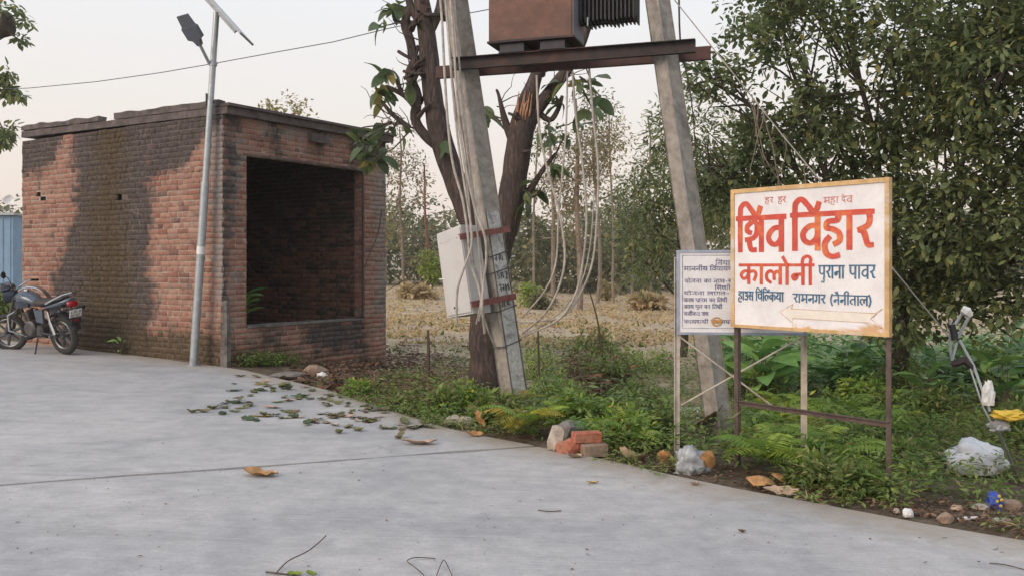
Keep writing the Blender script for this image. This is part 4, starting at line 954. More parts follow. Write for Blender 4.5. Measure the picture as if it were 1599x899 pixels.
for x, y, w_, h_, mt, lb_ in ((868, 640, 90, 62, 'leaf_fern', 'bright green shrub right beside the left leaning pole foot'), (905, 668, 95, 60, 'leaf_fern', 'lush lime shrub behind the brick pile'), (950, 620, 110, 85, 'leaf_weed', 'grey-green shrub between pole and notice board'),
        (1005, 660, 95, 75, 'leaf_weed', 'leafy shrub left of the notice board post'), (975, 700, 90, 62, 'leaf_fern', 'bright shrub right of the brick pile'), (840, 590, 90, 50, 'leaf_lime', 'yellow-green shrub behind the left leaning pole'), (930, 575, 80, 70, 'leaf_weed', 'dull tall shrub below the hanging cables'),
        (1010, 580, 100, 40, 'leaf_lime', 'yellow-green low shrub at the field edge left of the notice board'), (725, 640, 70, 50, 'leaf_fern', 'small bright shrub in front of the teak trunk'), (690, 648, 60, 38, 'leaf_weed', 'small green shrub left of the teak trunk'), (775, 660, 70, 50, 'leaf_weed', 'green shrub between teak trunk and leaning pole'),
        (1180, 640, 110, 70, 'leaf_weed', 'green shrub under the notice board'), (1250, 690, 120, 70, 'leaf_fern', 'fine-leaved bright shrub inside the sign frame'), (1320, 720, 110, 80, 'leaf_weed', 'dull green shrub left of the right sign post'), (1350, 650, 120, 70, 'leaf_fern', 'bright shrub behind the right sign post'),
        (1420, 640, 120, 90, 'leaf_weed', 'grey-green shrub right of the sign post'), (1455, 665, 110, 70, 'leaf_weed', 'narrow-leaved shrub above the white sack'), (1560, 620, 130, 90, 'leaf_fern', 'lush shrub behind the stay rod'), (1400, 740, 80, 55, 'leaf_weed', 'dark shrub beside the right sign post foot'),
        (1270, 760, 90, 45, 'leaf_weed', 'low shrub at the road edge under the sign crossbar'), (1600, 700, 90, 80, 'leaf_weed', 'shrub right of the white sack'), (1340, 775, 80, 40, 'leaf_weed', 'low dry-stemmed shrub at the road edge by the right post'), (560, 618, 50, 22, 'leaf_fern', 'tiny bright plant at the bend of the road edge'), (1040, 700, 50, 70, 'leaf_weed', 'shrub crowding the notice board left post')):
    verge_bush(x, y, w_, h_, mt, lb_, random.uniform(.05, .085), random.uniform(.3, .5), int(40 + w_ * h_ / 110))
# leaf litter below the room and along the road edge
def litter(name, poly, n, L, mat, label, lift=0.02):
    pts = np.array([tuple(p) for p in scatter(n, poly) if not keep_out(p)]); k = len(pts); pts[:, 2] += lift * RNG.random(k) * 2
    ang = RNG.random(k) * 6.283; d_ = unit(np.stack([np.cos(ang), np.sin(ang), RNG.normal(size=k) * 0.35], -1)); s_ = 0.5 + RNG.random(k)
    o = leaf_obj(name, mat, pts, d_, unit(np.array([0, 0, 1.]) + rand_dirs(k) * 0.6), L * s_, L * 0.5 * s_, None, 'stuff', shape='oval'); o['label'] = label
litter('leaf_litter', [(440, 590), (480, 560), (600, 545), (740, 560), (760, 620), (720, 650), (640, 645), (560, 622)], 2600, 0.10, 'litter', 'brown leaf litter below the brick room')
litter('roadside_litter', [(560, 622), (700, 664), (820, 688), (960, 716), (1150, 758), (1340, 792), (1599, 838), (1599, 800), (1340, 765), (1150, 735), (960, 695), (820, 665), (700, 640)], 1900, 0.034, 'litter', 'crumbled dry leaves along the concrete edge')
pvl = [p for p in scatter(150, [(470, 570), (600, 545), (700, 560), (740, 620), (690, 655), (600, 628)]) if not keep_out(p)]
weed_patch('brown_weeds', 'litter', pvl, 22, 0.26, 0.06, 0.028, 'reddish dead weeds beside the brick room')
pvl = [p for p in scatter(70, [(520, 608), (600, 590), (735, 560), (735, 650), (690, 660), (600, 630)]) if not keep_out(p)]
weed_patch('edge_weeds', 'leaf_weed', pvl, 24, 0.2, 0.065, 0.03, 'small green weeds near the teak trunk')
def foot_points(n, u0, u1, w0, w1): return [Vector((q.x, q.y, g1(q.x, q.y))) for q in (BC + DF * random.uniform(u0, u1) - DS * random.uniform(w0, w1) for _ in range(n))]
weed_patch('wall_foot_weeds', 'leaf_weed', foot_points(50, 0.1, 1.2, 0.08, 0.4), 20, 0.25, 0.05, 0.025, 'sparse weeds at the foot of the front wall')
# dry field grass
def grass(name, n, ylo, yhi, h, mat, label, xlo=560, xhi=1260):
    k = n; yy = yhi - (yhi - ylo) * RNG.random(k) ** 0.8; xx = RNG.uniform(xlo, xhi, k)
    Yd = 1.83 * F / (yy - HY); X = (xx - CX) / F * Yd; s = edge_dist(X, Yd); ok = s > 3.0
    X, Yd = X[ok], Yd[ok]; pts = np.stack([X, Yd, gz(X, Yd)], -1)
    nzv = np.array([noise.noise(Vector((a * 0.5, b_ * 0.35, 2))) for a, b_ in zip(X, Yd)]); pts = pts[nzv > -0.18]; k = len(pts)
    d_ = unit(np.stack([RNG.normal(size=k) * 0.8, RNG.normal(size=k) * 0.8, 0.25 + RNG.random(k)], -1)); s_ = 0.5 + RNG.random(k)
    o = leaf_obj(name, mat, pts, d_, rand_dirs(k), h * s_, 0.02 * s_ * (1 + Yd[nzv > -0.18] / 14), None, 'stuff', shape='blade'); o['label'] = label
grass('dry_grass', 26000, 432, 545, 0.10, 'dry_grass', 'short dry stubble over the open field')
grass('field_grass', 900, 500, 560, 0.13, 'grass', 'green grass blades at the near edge of the field')
litter('field_litter', [(600, 545), (620, 470), (1050, 470), (1050, 540), (840, 550)], 1500, 0.10, 'litter', 'dead leaves strewn over the field')
strip = []
for a, b_ in zip(EDGE[8:-3], EDGE[9:-2]):
    nrm_ = Vector((-(b_ - a).y, (b_ - a).x, 0)).normalized()
    for _ in range(int((b_ - a).length * 38)):
        p = a.lerp(b_, random.random()) + nrm_ * abs(random.gauss(0.03, 0.13)) ; p.z = g1(p.x, p.y) if edge_dist(p.x, p.y)[0] > 0 else float(base_z(p.x)); 
        if noise.noise(p * 1.7) > -0.15: strip.append(p)
weed_patch('edge_weeds_strip', 'leaf_weed', strip, 18, 0.13, 0.045, 0.015, 'scruffy weeds spilling over the concrete edge')
weed_patch('edge_dead_stems', 'dry_grass', strip[::3], 8, 0.12, 0.09, 0.006, 'dead grass stems along the concrete edge')
# ferns
def fern_frond(seed, mat, L=0.5):
    rr = random.Random(seed); n = 17; pos = []; d_ = []; nr = []; Ls = []; Ws = []; curve = []
    for i in range(n):
        t_ = (i + 1) / n; p = Vector((L * t_ * (1 - 0.18 * t_), 0, L * (0.55 * t_ - 0.62 * t_ * t_))); curve.append(p)
        for sd_ in (-1, 1):
            ln = L * 0.27 * (math.sin(math.pi * (0.12 + 0.85 * t_)) ** 0.8) + 0.01
            pos.append(tuple(p)); d_.append((0.35, sd_, -0.18 + rr.uniform(-.1, .1))); nr.append((0.15 * rr.uniform(-1, 1), 0.2 * rr.uniform(-1, 1), 1)); Ls.append(ln * rr.uniform(.9, 1.1)); Ws.append(L * 0.052)
    V, Fc, k = leaf_arrays(np.array(pos), np.array(d_), unit(np.array(nr)), np.array(Ls), np.array(Ws))
    mb = MB(); mb.tube([Vector((0, 0, 0))] + curve, [0.006] + [0.005 * (1 - i / n) + 0.001 for i in range(n)], 3)
    o = len(V); V = np.concatenate([V, np.array([tuple(v) for v in mb.v])])
    tri = []
    for f_ in mb.f:
        for j in range(1, len(f_) - 1): tri.append((f_[0] + o, f_[j] + o, f_[j + 1] + o))
    Fc = np.concatenate([Fc, np.array(tri)])
    me = arr_mesh('frond', V, Fc, {'rnd': np.full(len(V), rr.random())}); me.materials.append(M[mat]); return me
FR = [fern_frond(k, 'leaf_fern') for k in range(4)]; FRY = [fern_frond(9, 'leaf_fern_y')]
def fern(p, size, n, label, yellow=0.0, group='ferns on the verge'):
    o = thing('fern', label, 'fern', p, (0, 0, 0), group); a0 = random.uniform(0, 6.28)
    for i in range(n):
        c = bpy.data.objects.new('frond', random.choice(FRY if random.random() < yellow else FR)); link(c, o)
        c.rotation_euler = (random.uniform(-.2, .2), random.uniform(-0.55, 0.1), a0 + 6.283 * i / n + random.uniform(-.3, .3)); s_ = size * random.uniform(0.75, 1.15); c.scale = (s_ * 1.35,) * 3; c.location = (0, 0, 0.13)
fern(GP(1200, 742), 0.75, 11, 'bright fern beside the left post of the red-lettered sign', 0.1)
fern(GP(1260, 728), 0.7, 9, 'bright fern under the crossbar of the red-lettered sign', 0.1)
fern(GP(818, 682), 0.7, 11, 'yellowing fern at the foot of the left leaning pole', 0.6)
fern(P(812, 640, 9.75) - Vector((0, 0, 0.02)), 0.5, 6, 'small yellow fern against the base of the left leaning pole', 0.9)
for x, y in ((880, 668), (935, 690), (960, 660), (1000, 690), (985, 705), (905, 640), (850, 655), (840, 680)): fern(GP(x, y), random.uniform(0.5, 0.75), 9, 'green fern between the left leaning pole and the notice board', 0.08, 'ferns between pole and notice board')
for x, y in ((1215, 690), (1275, 690), (1325, 690), (1230, 725), (1300, 735), (1190, 668), (1235, 655), (1280, 668), (1320, 660), (1350, 690), (1300, 700), (1240, 700), (1180, 700), (1330, 640)): fern(GP(x, y), random.uniform(0.75, 1.0), 11, 'green fern growing behind the red-lettered sign frame', 0.05, 'ferns behind the sign frame')
for x, y in ((1420, 720), (1405, 670), (1470, 650), (1590, 640)): fern(GP(x, y), random.uniform(0.5, 0.7), 9, 'green fern in the weeds right of the red-lettered sign', 0.1, 'ferns right of the sign')
# broad-leaved plants
BL = [leaf_tmpl('broad_leaf', 0.34, 0.135, 'leaf_broad', 7, 0.2, 0.35, 0.02, 20 + k) for k in range(3)]
def broad_plant(p, n, size, label, group, lift=0.0):
    o = thing('broadleaf_plant', label, 'plant', p, (0, 0, 0), group); mb = MB(); a0 = random.uniform(0, 6.28)
    for i in range(n):
        an = a0 + i * 2.4; hgt = lift + size * random.uniform(0.2, 0.62); c = Vector(p) + Vector((math.cos(an) * 0.07, math.sin(an) * 0.07, hgt))
        mb.tube([Vector(p) + Vector((0, 0, -.02)), (Vector(p) + c) / 2 + Vector((0, 0, 0.05)), c], [0.008, 0.007, 0.005], 4)
        place_leaf(random.choice(BL), o, c, (math.cos(an), math.sin(an), random.uniform(0.2, 1.3)), 'leaf', None, size * random.uniform(0.8, 1.4))
    mb.build('stems', 'twig', o)
for k in range(20):
    p = GP(random.uniform(1140, 1385), random.uniform(575, 640)); broad_plant(p, 9, random.uniform(0.95, 1.35), 'long-leaved green plant in the thicket behind the two signs', 'broad plants behind the signs')
for k in range(14):
    p = GP(random.uniform(1400, 1620), random.uniform(580, 660)); broad_plant(p, 9, random.uniform(0.9, 1.3), 'long-leaved green plant around the stay wire', 'broad plants around the stay wire')
p = BC + DF * 0.75 + DS * 0.5; broad_plant(Vector((p.x, p.y, 0.061)), 16, 0.8, 'leafy green plant growing inside the brick room behind the sill', 'plant inside the room', 0.5)
for q in range(2): broad_plant(Vector((p.x, p.y, 0.061)) + DF * (0.22 * q - .1) + DS * 0.2, 10, 0.75, 'leafy green plant deeper inside the brick room', 'plants deeper inside the room', 0.5)
p = GP(192, 553); broad_plant(Vector((p.x, p.y - 0.02, p.z)), 8, 0.36, 'small weed at the foot of the stained side wall', 'weed at side wall')

# ------------------------------------------------------------------ solar street light
lb = G(302, 570); ltop = P(338, 20, 12.5)
sl = thing('solar_street_light', 'galvanised solar street light standing at the brick room corner', 'street light', lb)
mb = MB(); mid = lb.lerp(ltop, 0.52); mb.tube([lb, mid], [0.056, 0.056], 14); mb.build('pole', 'galv', sl, True)
mb = MB(); mb.tube([mid, ltop], [0.045, 0.042], 14); mb.build('upper_pole', 'galv', sl, True)
mb = MB(); cpt = lb.lerp(ltop, 0.315); dcap = (ltop - lb).normalized(); mb.tube([cpt, cpt + dcap * 0.11], 0.0585, 14); mb.build('sticker', 'white', sl, True)
mb = MB(); mb.tube([lb + Vector((0, 0, -0.01)), lb + Vector((0, 0, 0.012))], 0.10, 14); mb.build('base_plate', 'galv', sl, True)
mb = MB(); q = lb.lerp(ltop, 0.855); mb.tube([q - dcap * 0.03, q + dcap * 0.03], 0.056, 14); mb.tube([q + Vector((.05, -.03, 0)), q + Vector((.08, -.03, 0))], 0.012, 6); mb.build('clamp', 'galv', sl, True)
mb = MB(); q2 = lb.lerp(ltop, 0.74); mb.box(q2 + Vector((-0.05, -0.01, 0.06)), (0.02, 0.03, 0.18)); mb.box(q2 + Vector((0.052, -0.01, 0.03)), (0.02, 0.03, 0.03)); mb.build('bracket', 'dark_steel', sl)
arm0, arm1 = P(327, 100, 12.47), P(311, 68, 12.25); mb = MB(); mb.tube([arm0, arm1], 0.022, 8); mb.build('arm', 'galv', sl, True)
mb = MB(); mb.tube([arm0.lerp(arm1, .35), arm0.lerp(arm1, .95) + Vector((-0.012, -0.02, 0.01))], 0.008, 6); mb.build('cable', 'red_oxide', sl, True)
hd = (P(288, 30, 12.05) - arm1).normalized(); sx = hd.cross(Vector((0.35, 0.75, 0.55))).normalized(); nn = sx.cross(hd)
def head_sec(k, wd, th): c = arm1 + hd * k; return [c + sx * wd - nn * th, c + sx * wd + nn * th, c - sx * wd + nn * th, c - sx * wd - nn * th]
mb = MB(); mb.loft([head_sec(-0.03, 0.03, 0.03), head_sec(0.05, 0.06, 0.03), head_sec(0.08, 0.13, 0.03), head_sec(0.24, 0.135, 0.028), head_sec(0.27, 0.11, 0.022), head_sec(0.42, 0.10, 0.012)])
hdo = mb.build('lamp_head', 'lamp_grey', sl)
for sgn in (1,):
    mb = MB(); c = arm1 + hd * 0.17; R_ = Matrix((sx, hd, nn)).transposed(); mb.box(c + nn * 0.031, (0.22, 0.13, 0.004), R_); mb.box(c - nn * 0.031, (0.22, 0.13, 0.004), R_); mb.build('lens', 'galv', hdo)
a_ = Vector((0.67, 0.0, -0.742)); vv = (ltop - Vector((0, 0, CH))).normalized(); b_ = (vv - a_ * vv.dot(a_)).normalized()
nrm = a_.cross(b_).normalized(); 
if nrm.z < 0: nrm = -nrm
b_ = (b_ + nrm * 0.035).normalized(); nrm = a_.cross(b_).normalized() * (1 if a_.cross(b_).z > 0 else -1)
R_ = Matrix((a_, b_, nrm)).transposed(); pc = P(343, 23, 12.5) + nrm * 0.05
mb = MB(); mb.box(pc - nrm * 0.0, (1.02, 0.66, 0.03), R_); pn = mb.build('solar_panel', 'galv', sl)
mb = MB()
for i in range(6):
    for j in range(4): mb.box(pc + a_ * (-0.415 + i * 0.166) + b_ * (-0.235 + j * 0.157) + nrm * 0.0165, (0.158, 0.149, 0.004), R_)
mb.build('cells', 'solar', pn)
mb = MB(); mb.box(pc - nrm * 0.045 + a_ * 0.02, (0.62, 0.05, 0.05), R_); mb.build('panel_rail', 'galv', sl)
# overhead wire
wp = [(-60, 142, 17.0), (45, 138, 16.2), (150, 128, 15.4), (250, 114, 14.6), (332, 100, 14.0), (430, 82, 13.5), (520, 66, 13.0), (610, 44, 12.6), (700, 27, 12.2), (770, 14, 11.9), (860, -6, 11.6)]
mb = MB(); mb.tube([P(*q) for q in wp], 0.0065, 5); o = recentre(mb.build('overhead_wire', 'wire', None, True)); tag(o, 'thin dark overhead wire sagging above the brick room roof', 'wire')

# ------------------------------------------------------------------ leaning concrete poles and transformer
def conc_pole(name, label, bpx, tpx, Y, w0, w1):
    base = P(*bpx, Y); top = P(*tpx, Y); g0 = g1(base.x, base.y); d_ = (top - base).normalized()
    base = base - d_ * ((base.z - g0 + 0.15) / d_.z)
    o = thing(name, label, 'pole', (base.x, base.y, g0)); mb = MB(); n = 14
    ang = math.radians(38); e1 = Vector((math.cos(ang), math.sin(ang), 0)); e1 = (e1 - d_ * e1.dot(d_)).normalized(); e2 = d_.cross(e1)
    secs = []
    for i in range(n + 1):
        t_ = i / n; c = base.lerp(top, t_); wd = w0 + (w1 - w0) * t_; pts = []
        for sx_, sy_ in ((-1, -1), (1, -1), (1, 1), (-1, 1)):
            for k in (0, 1):
                cx_, cy_ = (0.86, 1.0) if (k == 0) == (sx_ * sy_ > 0) else (1.0, 0.86)
                j = 0.006 * noise.noise(Vector((t_ * 22, sx_ * 3 + k, sy_ * 5)))
                pts.append(c + e1 * (sx_ * cx_ * wd / 2 + j) + e2 * (sy_ * cy_ * wd * 0.42 + j))
        secs.append(pts)
    mb.loft(secs); mb.build('shaft', 'pole', o); return o, base, top, d_, e1, e2
PA = conc_pole('concrete_pole', 'leaning grey concrete pole carrying the pale meter box', (806, 636), (702, -60), 10.0, 0.255, 0.225)
PB = conc_pole('concrete_pole', 'leaning concrete pole standing behind the white notice board', (1122, 655), (1018, -60), 9.3, 0.235, 0.21)
def along(Pq, y):
    """point on a pole's axis at photo row y"""
    t_ = 0.5
    for _ in range(30):
        c = Pq[1].lerp(Pq[2], t_); t_ += (px(c)[1] - y) / 800
    return Pq[1].lerp(Pq[2], t_)
# whitewashed number panel with painted strokes and wire bindings on pole A (grey right-hand face)
def face_pt(Pq, y, s_, out=0.004, face=1):
    c = along(Pq, y); wd = 0.245
    nA = -Pq[5] if (-Pq[5]).y < Pq[5].y else Pq[5]; eA = Pq[4] if Pq[4].x > 0 else -Pq[4]
    return c + nA * (wd * 0.42 + 0.005 + out) + eA * s_
panA = MB()
sec = [[face_pt(PA, y, -0.085, 0.001), face_pt(PA, y, 0.085, 0.001), face_pt(PA, y, 0.085, -0.008), face_pt(PA, y, -0.085, -0.008)] for y in (332, 380, 430, 480, 560, 620)]
panA.loft(sec); panA.build('number_panel', 'pole_paint', PA[0])
def stroke_on(y, s0, pts, wd=0.007, sc=0.0055):
    mb = MB(); q = [face_pt(PA, y - b_ * 7, s0 + a * sc * 7, 0.006) for a, b_ in pts]
    mb.tube(q, wd, 4, True, 1.0); return mb
DIG = {'1': [[(0, 0), (0, 2)]], '2': [[(0, 1.8), (.8, 2), (.8, 1.2), (0, 0), (1, 0)]], '5': [[(1, 2), (0, 2), (0, 1.1), (.9, 1), (.8, 0), (0, 0)]], '8': [[(.5, 1), (0, 1.5), (.5, 2), (1, 1.5), (0, .5), (.5, 0), (1, .5), (.5, 1)]],
       'h': [[(0, 2), (1, 2)], [(.8, 2), (.8, 0)], [(.8, 1), (0, 1.1), (.2, .4)]], 'n': [[(0, 2), (1, 2)], [(.9, 2), (.9, 0)], [(.9, .9), (0, .9)]], 'w': [[(0, 2), (0, .6), (.6, .3), (1, .8)], [(1, 2), (1, 0)]], '0': [[(.5, 2), (0, 1), (.5, 0), (1, 1), (.5, 2)]]}
mbm = MB()
for row_y, word in ((409, 'hnw'), (436, '5812'), (455, 'nh08'), (478, '21w')):
    for i, ch in enumerate(word):
        for pl in DIG[ch]:
            q = [face_pt(PA, row_y - b_ * 5.0, -0.068 + i * 0.038 + a * 0.024, 0.003) for a, b_ in pl]
            mbm.tube(q, 0.0045, 4)
mbm.build('painted_marks', 'black_paint', PA[0])
def band(Pq, y, mat='black_paint', r=0.004, slope=0.0):
    c = along(Pq, y); e1, e2 = Pq[4], Pq[5]; h1, h2 = 0.132, 0.112
    mb = MB(); q = [c + e1 * (sx_ * h1) + e2 * (sy_ * h2) + Pq[3] * (slope * sx_) for sx_, sy_ in ((-1, -1), (1, -1), (1, 1), (-1, 1), (-1, -1))]
    mb.tube(q, r, 5); return mb.build('wire_binding', mat, Pq[0])
for y in (398, 423, 482, 536): band(PA, y, 'wire', 0.006, 0.02)
# channel beams on both sides of the poles
a0 = along(PA, 105); b0 = along(PB, 82); bd = (b0 - a0).normalized(); bn_ = Vector((bd.y, -bd.x, 0)).normalized()
if bn_.y > 0: bn_ = -bn_
up_ = bd.cross(bn_); up_ = up_ if up_.z > 0 else -up_
def channel(mb, p0, p1, out, h=0.135, fl=0.06, th=0.009):
    d_ = (p1 - p0); L = d_.length; c = (p0 + p1) / 2; R_ = Matrix((bd, out, up_)).transposed()
    mb.box(c, (L, th, h), R_)
    for s_ in (-1, 1): mb.box(c + up_ * s_ * (h / 2 - th / 2) + out * (fl / 2 + th / 2 + .0005), (L, fl, th), R_)
tf_grp = 'transformer platform beams'
mb = MB(); channel(mb, a0 + bn_ * 0.150 - bd * 0.08, b0 + bn_ * 0.150 + bd * 0.33, bn_)
o = recentre(mb.build('steel_channel', 'rust_steel')); tag(o, 'dark steel channel bolted across the front of both leaning poles', 'steel beam')
mb = MB(); channel(mb, a0 - bn_ * 0.150 - bd * 0.42 + up_ * 0.0, b0 - bn_ * 0.150 + bd * 0.45 + up_ * 0.0, -bn_)
o = recentre(mb.build('steel_channel', 'rear_rust')); tag(o, 'rust-red steel channel across the rear of both leaning poles', 'steel beam')
# transformer
tc_ = P(837, 80, 9.72); tf = thing('transformer', 'rusty brown transformer on skids resting on the two steel beams', 'transformer', (tc_.x, tc_.y, (a0.z + b0.z) / 2))
cz = lambda q: a0.lerp(b0, q)
Rt = Matrix((bd, -bn_, up_)).transposed()
qc = ((P(837, 70, 9.72) - a0).dot(bd)) / (b0 - a0).length; mid_ = a0.lerp(b0, qc); ztop = 0.0675 + 0.001
TW, TD = 0.93, 0.50; skid = 0.10
for s_ in (-0.21, 0.24):
    mb = MB(); c = mid_ + bd * s_ + up_ * (ztop + skid / 2); mb.box(c, (0.27, 0.44, skid - .01), Rt); mb.box(c - up_ * (skid / 2 - .004), (0.30, 0.46, 0.007), Rt); mb.build('skid', 'dark_steel', tf)
tz = ztop + skid + 0.002
mb = MB(); mb.box(mid_ + up_ * (tz + 0.45), (TW, TD, 0.88), Rt, 0.012); mb.build('tank', simple('rusty_brown_paint', (0.135, 0.060, 0.038), 0.6, 0, 0.35, 5, 0.2, (0.075, 0.042, 0.034), 0.9), tf)
mb = MB(); mb.box(mid_ + up_ * (tz + 0.012) , (TW + 0.025, TD + 0.025, 0.022), Rt); mb.build('bottom_plate', 'rust_steel', tf)
mb = MB(); mb.box(mid_ + bd * (TW / 2 + 0.003) + up_ * (tz + 0.455), (0.006, TD - 0.03, 0.86), Rt); mb.build('end_plate', simple('grey_violet_end', (0.23, 0.22, 0.25), 0.5, 0.1, 0.15, 5, 0.05), tf)  # end face coloured grey-violet where the rest of the tank is brown
mb = MB(); mb.box(mid_ - bn_ * 0.0 + up_ * (tz + 0.905), (TW + 0.08, TD + 0.08, 0.03), Rt); mb.build('lid', 'rust_steel', tf)
for i in range(3):
    c = mid_ + bd * (-0.28 + 0.28 * i) + up_ * (tz + 0.92); mb = MB(); mb.lathe(c, up_, [(0.001, 0), (0.045, 0), (0.03, 0.05), (0.06, 0.07), (0.03, 0.1), (0.06, 0.13), (0.03, 0.16), (0.05, 0.18), (0.02, 0.22), (0.02, 0.3), (0.001, 0.3)], 14); mb.build('bushing', 'rust_steel', tf, True)
rc = mid_ + bd * (TW / 2 + 0.21) - bn_ * 0.12
for i in range(14):
    mb = MB(); mb.box(rc + bd * (-0.165 + i * 0.043) + up_ * (tz + 0.50), (0.014, 0.34, 0.58 + 0.02 * math.sin(i)), Rt); mb.build('radiator_fin', 'dark_steel', tf)
mb = MB()
for h_ in (0.235, 0.77): mb.tube([rc - bd * 0.215 + up_ * (tz + h_), rc + bd * 0.41 + up_ * (tz + h_)], 0.035, 10)
mb.build('header_pipe', 'dark_steel', tf, True)
mb = MB(); mb.tube([rc - bd * 0.09 + bn_ * 0.19 + up_ * (tz + 0.15), rc - bd * 0.09 + bn_ * 0.19 + up_ * (tz + 0.24)], 0.01, 6); mb.build('drain_plug', 'galv', tf)
# meter box on pole A, with angle-iron clamps
bxp = thing('meter_box', 'pale grey steel meter box strapped to the left leaning pole', 'meter box', P(712, 496, 9.86))
fl = lambda x, y, Y: P(x, y, Y)
TLf, TRf, BRf, BLf = fl(682, 366, 9.86), fl(719, 351, 9.66), fl(739, 489, 9.66), fl(699, 496, 9.86)
back = Vector((0.30, 0.34, 0.0)) * 0.62
mb = MB(); mb.loft([[TLf, TRf, BRf, BLf], [TLf + back, TRf + back, BRf + back, BLf + back]]); mb.build('body', 'box_grey', bxp)
nb = (TRf - TLf).cross(BLf - TLf).normalized(); nb = -nb if nb.y > 0 else nb
mb = MB(); ins = lambda p, c: p + (c - p) * 0.05
cc = (TLf + TRf + BRf + BLf) / 4; dq = [ins(p, cc) for p in (TLf, TRf, BRf, BLf)]; mb.loft([[p + nb * 0.001 for p in dq], [p + nb * 0.014 for p in dq]]); mb.build('door', 'box_grey', bxp)
mb = MB(); hq = BLf.lerp(BRf, 0.42).lerp(TLf.lerp(TRf, 0.42), 0.10) + nb * 0.015; mb.tube([hq, hq + nb * 0.03], 0.012, 8); mb.tube([hq + nb * .03, hq + nb * .03 + Vector((.03, 0, 0))], 0.007, 6); mb.build('latch', 'dark_steel', bxp)
mb = MB(); e = TLf.lerp(BLf, 0.54); mb.tube([e + Vector((-0.035, -.01, 0)), e + Vector((0.05, -.03, 0.005))], 0.008, 6); mb.build('hinge', 'white', bxp)
mb = MB(); random.seed(3)
for i in range(9):
    p0 = TLf.lerp(TRf, 0.14 + i * 0.082).lerp(BLf.lerp(BRf, 0.14 + i * 0.082), 0.125) + nb * 0.0155
    for k in range(2): mb.tube([p0 + Vector((random.uniform(-.004, .006), 0, random.uniform(-.012, .012))), p0 + Vector((random.uniform(0, .014), 0, random.uniform(-.012, .012)))], 0.0022, 4)
mb.build('marker_writing', 'letter_navy', bxp)
random.seed(11)
for y, xl, xr in ((362, 718, 797), (467, 737, 806)):
    c = along(PA, y); f_ = bn_ * 0.158; q0 = P(xl, y + 9, 9.62); q1 = P(xr, y - 4, 9.86)
    dq = (q1 - q0).normalized(); oq = Vector((dq.y, -dq.x, 0)).normalized(); uq = dq.cross(oq); uq = uq if uq.z > 0 else -uq; Rq = Matrix((dq, oq, uq)).transposed()
    mb = MB(); mb.box((q0 + q1) / 2, ((q1 - q0).length, 0.008, 0.055), Rq); mb.box((q0 + q1) / 2 + uq * 0.0325 - oq * 0.02, ((q1 - q0).length, 0.05, 0.008), Rq)
    mb.tube([q0.lerp(q1, .12), q0.lerp(q1, .12) + oq * 0.03], 0.013, 6); mb.build('clamp', 'red_oxide', bxp)
# cables down the pole
def spline(pts, k=6):
    o = []
    for i in range(len(pts) - 1):
        a, b_, c, d = pts[max(i - 1, 0)], pts[i], pts[i + 1], pts[min(i + 2, len(pts) - 1)]
        for j in range(k):
            t_ = j / k; o.append(0.5 * ((2 * b_) + (c - a) * t_ + (2 * a - 5 * b_ + 4 * c - d) * t_ * t_ + (3 * b_ - a - 3 * c + d) * t_ ** 3))
    o.append(pts[-1]); return o
def cable(pl, r, label, mat='cable', name='conduit_cable', group=None):
    mb = MB(); mb.tube(spline([P(*q) for q in pl]), r * 0.74, 8); o = recentre(mb.build(name, mat, None, True)); tag(o, label, 'cable', group)
CG = 'pale cables strapped down the left leaning pole'; cl = 'pale cable strapped down the left leaning pole into the meter box'
cable([(684, -40, 9.72), (690, 30, 9.7), (694, 110, 9.66), (700, 200, 9.66), (708, 260, 9.66), (722, 310, 9.62), (730, 360, 9.56), (735, 410, 9.56), (748, 450, 9.54), (752, 480, 9.52), (748, 500, 9.6)], 0.019, 'outermost pale cable strapped down the left leaning pole, ending under the meter box', group=CG)
cable([(692, -40, 9.70), (699, 40, 9.68), (705, 120, 9.63), (714, 210, 9.63), (724, 280, 9.6), (735, 350, 9.53), (736, 385, 9.52), (724, 420, 9.50), (714, 455, 9.50), (713, 505, 9.56)], 0.017, 'pale cable looping down across the meter box door', group=CG + ' and door')
cable([(700, -40, 9.72), (708, 60, 9.68), (713, 140, 9.62), (722, 230, 9.61), (740, 320, 9.57), (757, 370, 9.53), (759, 410, 9.52), (755, 440, 9.52), (753, 480, 9.50), (757, 520, 9.6)], 0.018, 'pale cable running down the leaning pole right beside the number panel', group=CG)
cable([(707, -40, 9.75), (714, 60, 9.72), (722, 150, 9.68), (734, 260, 9.66), (742, 330, 9.64), (748, 390, 9.6), (752, 430, 9.57), (751, 470, 9.56), (744, 505, 9.66)], 0.015, 'thin pale cable in the middle of the strapped bundle on the leaning pole', group=CG)
cable([(694, -40, 9.77), (700, 60, 9.74), (711, 160, 9.68), (724, 250, 9.67), (733, 320, 9.64), (738, 400, 9.6), (748, 440, 9.6), (757, 500, 9.62), (775, 545, 9.8)], 0.014, 'thinnest strapped cable passing behind the others to the pole foot', group=CG)
